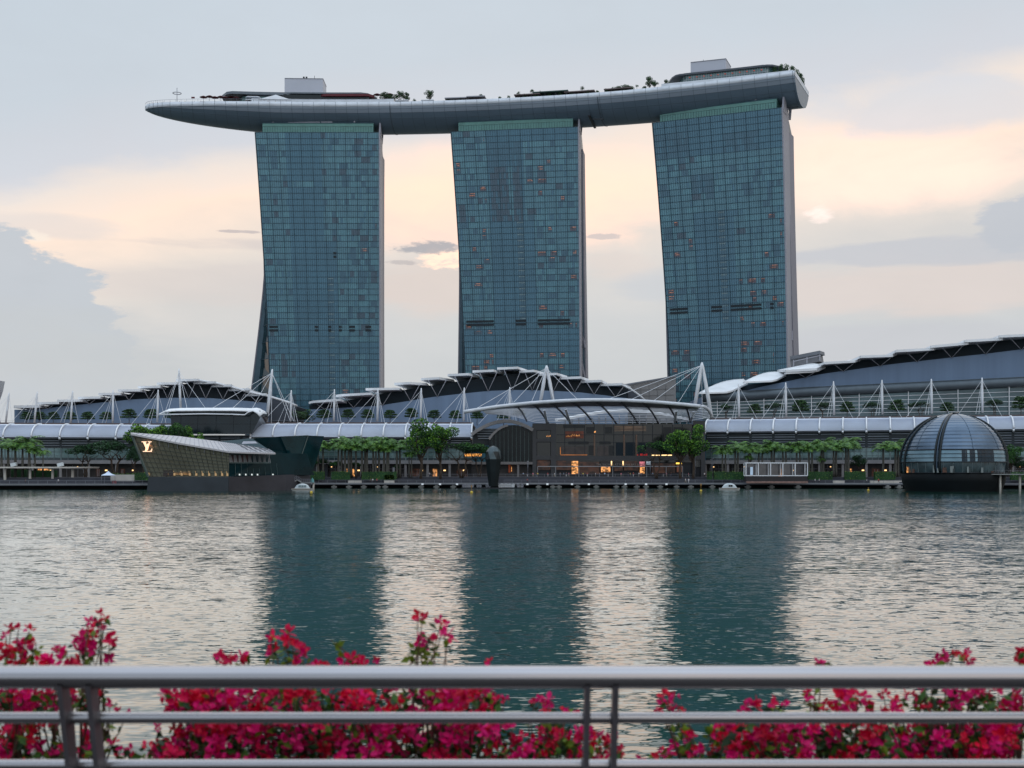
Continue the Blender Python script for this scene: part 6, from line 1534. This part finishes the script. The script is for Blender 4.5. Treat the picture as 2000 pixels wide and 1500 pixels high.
WH = [(1030,'red','dark',479,1.95,'walking on the lower deck right of the black sculpture'),(1339,'white','beige',479,1.95,'walking on the lower deck near the ramp, left of two'),(1345,'white','white',479,1.95,'walking on the lower deck near the ramp, right of two'),
 (724,'black','dark',481,1.95,'on the lower deck before the long hedge, leftmost of three'),(728,'white','dark',481,1.95,'on the lower deck before the long hedge, between two others'),(736,'red','dark',481,1.95,'on the lower deck before the long hedge, rightmost of three'),
 (114,'white','dark',442,1.95,'on the left deck behind the railing'),(50,'black','dark',443,1.95,'on the left deck near the walkway column'),(1693,'white','dark',462,1.95,'on the deck left of the glass dome, left of two'),(1716,'red','dark',461,1.95,'on the deck left of the glass dome, right of two'),
 (839,'white','blue',494,4.2,'at the upper railing before a lit shop window'),(822,'grey','dark',494,4.2,'at the upper railing under the tall green trees'),(1376,'white','dark',488,4.2,'at the top of the ramp, left of three'),(1379,'navy','dark',489,4.2,'at the top of the ramp, middle of three'),(1382,'pink','blue',488,4.2,'at the top of the ramp, right of three'),(1345,'pink','white',490,4.2,'beside the tree trunks before the glass hall'),
 (1592,'white','dark',468,1.95,'on the deck right of the frame shelter, left of two'),(1600,'white','dark',468,1.95,'on the deck right of the frame shelter, right of two')]
for i, (px, s_, p_, Y, z, w_) in enumerate(WH): person(px, min(Y, 600), z, s_, p_, i%4, 'person in a %s shirt %s' % (s_, w_), rp.uniform(0,6.28))
crowd = [1022,1030,1041,1047,1050,1070,1083,1094,1101,1106,1111,1136,1139,1147,1163,1171,1181,1188,1213,1227,1231,1237,1248,1252,1275,1296,1302,1311]
for i, px in enumerate(crowd):
    s_ = sh_n[(i*5+2)%8]; p_ = pn[(i*3)%4]; person(px, 493+rp.uniform(0,5), 4.2, s_, p_, rp.randrange(4), 'person in %s shirt, %s from the left in the glass hall crowd' % (s_, ORD[i]), rp.uniform(0,6.28))

for i in range(16):
    x = [-195,-193.6,-191,-188.5,-187.6,-184,-179,-176,-171,-167.5,-160,-152,-148,-143,-131,-127][i]; p = HP(x, hw(x)-1.0, ztop(x)-.9)
    s_ = sh_n[(i*3+1)%8]; o = person(1000, p.y, p.z, s_, pn[i%4], i%4, 'visitor in %s shirt at the bow of the sky deck, %s from the left' % (s_, ORD[i]), rp.uniform(0,6.28))
    o.location.x = p.x; o['group'] = 'visitors on the sky deck'
# ================================================================== handrail in the foreground
YR = 3.15
t = thing('handrail', 'brushed steel handrail with three round rails crossing the whole foreground', 'railing', (0, YR, 3.9))
def rail(py, r, Y, nm, tilt=0):
    m = M(); z = Z_(py, Y); m.tube([(-9,Y,z+tilt),(-3,Y,z),(0,Y,z),(3,Y,z),(9,Y,z+tilt)], r, 28); m.build(nm, STEEL, t); return z
rail(1322.5, .0285, YR, 'top_rail'); rail(1402, .0140, YR+.04, 'middle_rail'); rail(1494, .0140, YR+.10, 'lower_rail')
for k in range(3): rail(1494+90*(k+1), .0140, YR+.12, 'lower_rail')
for px in ():
    m = M(); x = X_(px, YR); m.tube([(x-.003,YR,Z_(1322.5,YR)),(x+.003,YR,Z_(1322.5,YR))], .0291, 28); m.build('weld_seam', mat('post steel', (92,88,92), .5, .5, .12, 6), t)
def post(px):
    x = X_(px, YR); m = M(); zt_ = Z_(1336, YR); pts = [(YR-.0,zt_),(YR+.025,zt_-.08),(YR+.06,zt_-.2),(YR+.09,zt_-.35),(YR+.10,zt_-.6),(YR+.07,3.9)]
    rows = []
    for (y,z) in pts: rows.append([(x-.0065,y-.028,z),(x+.0065,y-.028,z),(x+.0065,y+.028,z),(x-.0065,y+.028,z),(x-.0065,y-.028,z)])
    m.grid(rows, 0, False); m.build('post', mat('post steel', (92,88,92), .5, .5, .12, 6), t)
for px in (122,178,1147,1202,2120,2175,-830,-775): post(px)
for px in (122,178,1147,1202):
    for py, Y in ((1402,YR+.04),(1494,YR+.10)):
        x, z = X_(px, YR), Z_(py, Y); m = M(); m.tube([(x-.010,Y,z),(x+.010,Y,z)], .0165, 20)
        m.build('collar', mat('post steel', (92,88,92)), t)
# planter below the frame
t = thing('planter', 'long low concrete planter holding the bougainvilleas', 'planter', (0,4.05,3.9))
m = M(); m.box(-12,12,3.62,4.5,3.88,4.02); m.build('trough', CONC, t); m = M(); m.box(-11.9,11.9,3.68,4.44,3.9,4.035); m.build('soil', mat('dark soil', (40,32,26), .95), t)
# ================================================================== bougainvillea
def petalmat(name, col, sat=.3):
    m = mat(name, col, .55, 0, sat, 9, .25); b = m.node_tree.nodes['Principled BSDF']
    tn = m.node_tree; out = tn.nodes['Material Output']; tr = tn.nodes.new('ShaderNodeBsdfTranslucent'); mx = tn.nodes.new('ShaderNodeMixShader'); mx.inputs[0].default_value = .18
    src = b.inputs['Base Color'].links[0].from_socket; tn.links.new(src, tr.inputs[0]); tn.links.new(b.outputs[0], mx.inputs[1]); tn.links.new(tr.outputs[0], mx.inputs[2]); tn.links.new(mx.outputs[0], out.inputs[0])
    return m
PET = [petalmat('crimson bract', (200,8,50)), petalmat('magenta bract', (204,8,100)), petalmat('rose bract', (198,10,70))]
LEA = [petalmat('bougainvillea leaf', (52,84,24)), petalmat('bougainvillea leaf light', (104,124,34)), petalmat('bougainvillea leaf dark', (28,48,20))]
STEM = mat('woody stem', (70,46,32), .8, 0, .2, 20)
def bloom(m, p, s, rn, mi):
    s = s*.85
    ax = Vector((rn.gauss(0,.8), rn.gauss(-.5,.6), rn.gauss(.4,.6))).normalized(); u = ax.cross(Vector((rn.gauss(0,1),rn.gauss(0,1),rn.gauss(0,1)))).normalized(); w = ax.cross(u)
    for k in range(3):
        an = k*2.094+rn.uniform(-.2,.2); d = u*math.cos(an)+w*math.sin(an); e = ax.cross(d); op = rn.uniform(.45,1.0)
        def q(r, side, up): return p+d*(r*s*op)+e*(side*s)+ax*(up*s)
        b0 = q(.05,0,0); l1, r1, c1 = q(.5,.42,.42), q(.5,-.42,.42), q(.52,0,.22); l2, r2, c2 = q(.95,.34,.75), q(.95,-.34,.75), q(1.0,0,.62); tp_ = q(1.32,0,.85)
        m.poly([b0,r1,c1], mi, True); m.poly([b0,c1,l1], mi, True); m.poly([r1,r2,c2,c1], mi, True); m.poly([c1,c2,l2,l1], mi, True); m.poly([c2,r2,tp_], mi, True); m.poly([c2,tp_,l2], mi, True)
def leaf(m, p, s, rn, mi):
    d = Vector((rn.gauss(0,1), rn.gauss(0,.7), rn.gauss(-.3,.8))).normalized(); e = d.cross(Vector((rn.gauss(0,1),rn.gauss(0,1),rn.gauss(0,1)))).normalized(); n = d.cross(e)
    m.poly([p, p+d*s*.5+e*s*.34+n*s*.08, p+d*s*1.2, p+d*s*.5], mi, True); m.poly([p, p+d*s*.5, p+d*s*1.2, p+d*s*.5-e*s*.34+n*s*.08], mi, True)
def bush(label, blobs, regions, sprays, seed, roots):
    """blobs: (px, py, r) bloom heads; regions: (x0, x1, y0, y1, blooms, leaves); sprays: leafy twig tips"""
    rn = random.Random(seed); T = thing('bougainvillea', label, 'bougainvillea', (X_(roots[0],4.05), 4.05, 4.03), 'bougainvilleas behind the handrail')
    fl, lf, st = M(), M(), M(); Yb = 3.95
    def at(px, py, Y): return P(px, py, Y)
    def nearest(px): return min(roots, key=lambda r: abs(r-px))
    for (px, py, r) in blobs:
        Y = Yb+rn.uniform(-.12,.15); n = max(3, int((r/10.0)**2*2.4)); mi = rn.choice((0,1,1,2)) 
        for _ in range(n):
            a = rn.uniform(0,6.28); q = r*math.sqrt(rn.random())*.72; p = at(px+q*math.cos(a), py+q*math.sin(a)*.85, Y+rn.uniform(-.05,.05)); bloom(fl, p, rn.uniform(.019,.026)*(1 if r > 9 else .7), rn, mi if rn.random() < .7 else rn.choice((0,1,2)))
        for _ in range(1+int(r/9)): 
            a = rn.uniform(0,6.28); leaf(lf, at(px+r*.9*math.cos(a), py+r*.5+r*.7*abs(math.sin(a)), Y+rn.uniform(-.05,.05)), rn.uniform(.018,.034), rn, rn.choice((0,0,1,2)))
        rt_ = nearest(px); a0 = at(px, py+r*.3, Y); b0 = at(lerp(px,rt_,.35), 1540, Y+.05); mid_ = a0.lerp(b0,.5)+Vector((rn.uniform(-.04,.04),0,0)); st.tube([a0, a0.lerp(mid_,.5)+Vector((rn.uniform(-.02,.02),0,0)), mid_, b0], [.0016,.002,.0028,.004], 5)
        for q in range(3): leaf(lf, a0.lerp(mid_, rn.random()), rn.uniform(.015,.03), rn, rn.choice((0,1,1,2)))
    for (x0, x1, y0, y1, nb, nl) in regions:
        cl = [(rn.uniform(x0,x1), rn.uniform(y0,y1), rn.uniform(14,32), rn.choice((0,1,1,2)), Yb+rn.uniform(-.2,.22)) for _ in range(max(1,int(nb/6.5)))]
        for (cx_, cy_, r, mi, Y) in cl:
            for _ in range(9):
                a = rn.uniform(0,6.28); q = r*math.sqrt(rn.random()); bloom(fl, at(cx_+q*math.cos(a), cy_+q*math.sin(a)*.8, Y+rn.uniform(-.05,.05)), rn.uniform(.018,.026), rn, mi if rn.random() < .75 else rn.choice((0,1,2)))
        for _ in range(int(nl*1.35)): leaf(lf, at(rn.uniform(x0,x1), rn.uniform(y0,y1)+6, Yb+rn.uniform(-.15,.35)), rn.uniform(.02,.04), rn, rn.choice((0,0,1,2,2,2)))
        for _ in range(int((x1-x0)/22)):
            x = rn.uniform(x0,x1); Y = Yb+rn.uniform(-.1,.2); a0 = at(x, rn.uniform(y0,y1), Y); b0 = at(lerp(x,nearest(x),.3), 1545, Y); st.tube([a0, a0.lerp(b0,.5)+Vector((rn.uniform(-.05,.05),0,0)), b0], [.002,.003,.005], 5)
    for (px, py, px2, py2) in sprays:
        Y = Yb; a0, b0 = at(px,py,Y), at(px2,py2,Y); st.tube([a0, a0.lerp(b0,.5)+Vector((.01,0,.005)), b0], [.0014,.002,.0026], 5)
        for q in range(9): leaf(lf, a0.lerp(b0, rn.random()*.9), rn.uniform(.018,.032), rn, rn.choice((0,1,1)))
    for r in roots: 
        b0 = Vector((X_(r,4.05),4.05,4.0)); 
        for k in range(4): st.tube([b0, b0+Vector((rn.uniform(-.08,.08),0,.06)), at(r+rn.uniform(-60,60), 1500, Yb+.05)], [.011,.008,.005], 6)
    st.build('stems', STEM, T); lf.build('foliage', LEA, T); fl.build('blossoms', PET, T); return T
bush('bougainvillea with crimson and magenta bracts at the left edge behind the twin leaning posts',
 [(10,1272,26),(36,1258,20),(22,1226,7),(57,1230,9),(36,1228,6),(70,1252,12),(52,1262,14),(45,1290,26),(92,1294,22),(120,1284,12),(103,1270,7),(118,1270,6),(150,1290,20),(160,1243,20),(182,1236,18),(197,1199,9),(206,1208,5),(173,1212,7),(193,1218,7),(202,1228,8),(214,1250,17),(180,1265,18),(155,1266,16),(208,1286,10),(140,1296,14),(12,1240,9),
  (20,1365,34),(60,1362,30),(52,1388,26),(22,1400,22),(88,1370,18),(110,1368,12),(106,1384,9),(30,1425,24),(70,1418,20),(95,1417,14),(12,1458,22),(10,1480,20),(70,1460,13),(104,1478,10),(50,1488,8),(118,1458,11),(125,1470,14),(172,1444,18),(178,1420,12),(165,1465,12),(168,1478,8),(222,1450,8),(215,1373,9),(232,1389,4),(247,1392,4),(198,1356,5),(235,1479,7),(252,1468,10),(260,1478,4),(237,1464,4)],
 [(0,120,1345,1395,26,90),(0,60,1425,1495,24,70),(120,195,1350,1400,2,34),(80,170,1450,1495,6,36)], [(150,1385,165,1340),(60,1300,66,1270),(175,1290,180,1240),(130,1290,118,1268),(210,1400,205,1440)], 1, [30,130])
bush('large bougainvillea crowded with magenta bracts filling the lower rails left of the centre',
 [(345,1388,24),(330,1385,12),(380,1362,24),(402,1352,20),(440,1288,18),(424,1286,8),(470,1289,14),(478,1288,9),(560,1250,15),(565,1235,10),(572,1262,12),(525,1272,14),(531,1247,10),(537,1266,9),(592,1272,15),(588,1285,9),(580,1293,12),(610,1298,12),(626,1296,8),(686,1294,18),(672,1293,12),(705,1296,10),
  (735,1292,8),(825,1204,14),(816,1210,8),(860,1216,9),(866,1220,6),(820,1250,12),(815,1262,8),(830,1264,7),(845,1248,11),(878,1238,13),(868,1240,7),(957,1295,6),(640,1299,5),(320,1452,18),(312,1466,16),(348,1455,22),(305,1474,10),(286,1456,7),(292,1478,5),(360,1430,30),(385,1440,20),(311,1422,7),(985,1368,9),(970,1366,6),(1000,1420,12),(1012,1445,18),(1020,1470,20),(1040,1478,16),(1010,1480,16)],
 [(335,960,1345,1395,420,330),(370,975,1400,1440,380,420),(310,1000,1440,1500,420,620),(300,420,1440,1485,14,60)], [(645,1250,690,1300),(675,1275,700,1300),(800,1290,812,1262),(848,1235,800,1300),(850,1270,832,1300),(556,1268,560,1300),(960,1345,965,1380),(280,1480,310,1490)], 2, [420,640,850])
bush('sparse bougainvillea with a few magenta heads around the middle pair of posts',
 [(1072,1374,13),(1066,1385,9),(1102,1386,9),(1108,1392,7),(1045,1371,6),(1056,1366,5),(1120,1394,5),(1060,1417,12),(1054,1425,8),(1130,1432,18),(1140,1445,14),(1122,1440,12),(1128,1475,14),(1118,1480,12),(1136,1480,10),(1162,1438,10),(1170,1435,6),(1156,1460,8),(1172,1467,8),(1166,1478,6),(1190,1446,10),(1198,1440,8),(1186,1458,7),(1215,1464,6),(1212,1474,4),(1046,1452,14),(1052,1474,18),(1066,1478,12),(1085,1456,8),(1035,1448,8),(1188,1472,4)],
 [(1020,1130,1440,1495,14,50),(1060,1110,1395,1470,2,46)], [(1075,1400,1085,1470),(1100,1400,1090,1470),(1205,1480,1198,1500),(1145,1500,1155,1450),(1068,1425,1090,1480)], 3, [1090])
bush('bougainvillea with crimson and magenta heads at the right edge behind the rails',
 [(1305,1362,14),(1300,1372,12),(1317,1358,8),(1290,1386,8),(1308,1388,8),(1326,1384,8),(1330,1390,5),(1470,1380,16),(1480,1376,10),(1455,1389,8),(1445,1392,5),(1342,1438,12),(1350,1434,6),(1340,1448,8),(1318,1456,12),(1328,1466,10),(1308,1470,7),(1295,1468,5),(1296,1480,4),(1358,1463,8),(1368,1462,6),(1350,1474,7),(1372,1476,6),(1253,1482,3),(1277,1478,4),(1425,1430,20),(1440,1420,14),(1412,1440,16),(1455,1450,28),(1480,1440,22),(1486,1475,20),(1440,1475,18),(1390,1436,7),(1398,1460,12),(1395,1472,8),
  (1514,1372,9),(1508,1380,6),(1534,1372,4),(1580,1354,5),(1575,1362,4),(1607,1380,16),(1600,1388,12),(1640,1352,16),(1652,1362,24),(1672,1356,14),(1690,1368,14),(1640,1380,18),(1665,1384,18),(1700,1386,16),(1727,1358,7),(1750,1372,14),(1745,1386,14),(1765,1360,9),(1725,1388,10),(1786,1360,8),(1796,1372,10),(1812,1380,8),(1800,1350,9),(1833,1378,8),(1830,1292,16),(1820,1296,8),(1846,1275,9),(1852,1284,9),(1862,1275,4),(1883,1273,9),(1880,1284,9),(1890,1293,8),(1898,1292,4),(1988,1277,10),(1992,1292,10),(1605,1297,5),(1600,1294,3),(1850,1350,14),(1870,1352,10),(1905,1350,14),(1925,1352,12),(1950,1352,10),(1975,1372,22),(1990,1385,18),(1990,1362,14),(1968,1388,10),(1858,1388,7)],
 [(1500,1560,1415,1490,40,60),(1550,2000,1410,1450,260,260),(1540,1960,1445,1496,280,380),(1800,1990,1350,1395,24,110),(1400,1520,1415,1490,40,90)], [(1530,1385,1515,1400),(1595,1390,1580,1352),(1620,1296,1605,1298),(1390,1420,1400,1450),(1865,1345,1860,1400),(1930,1345,1935,1400),(1330,1430,1325,1400),(1380,1440,1405,1420)], 4, [1440,1650,1850,1980])
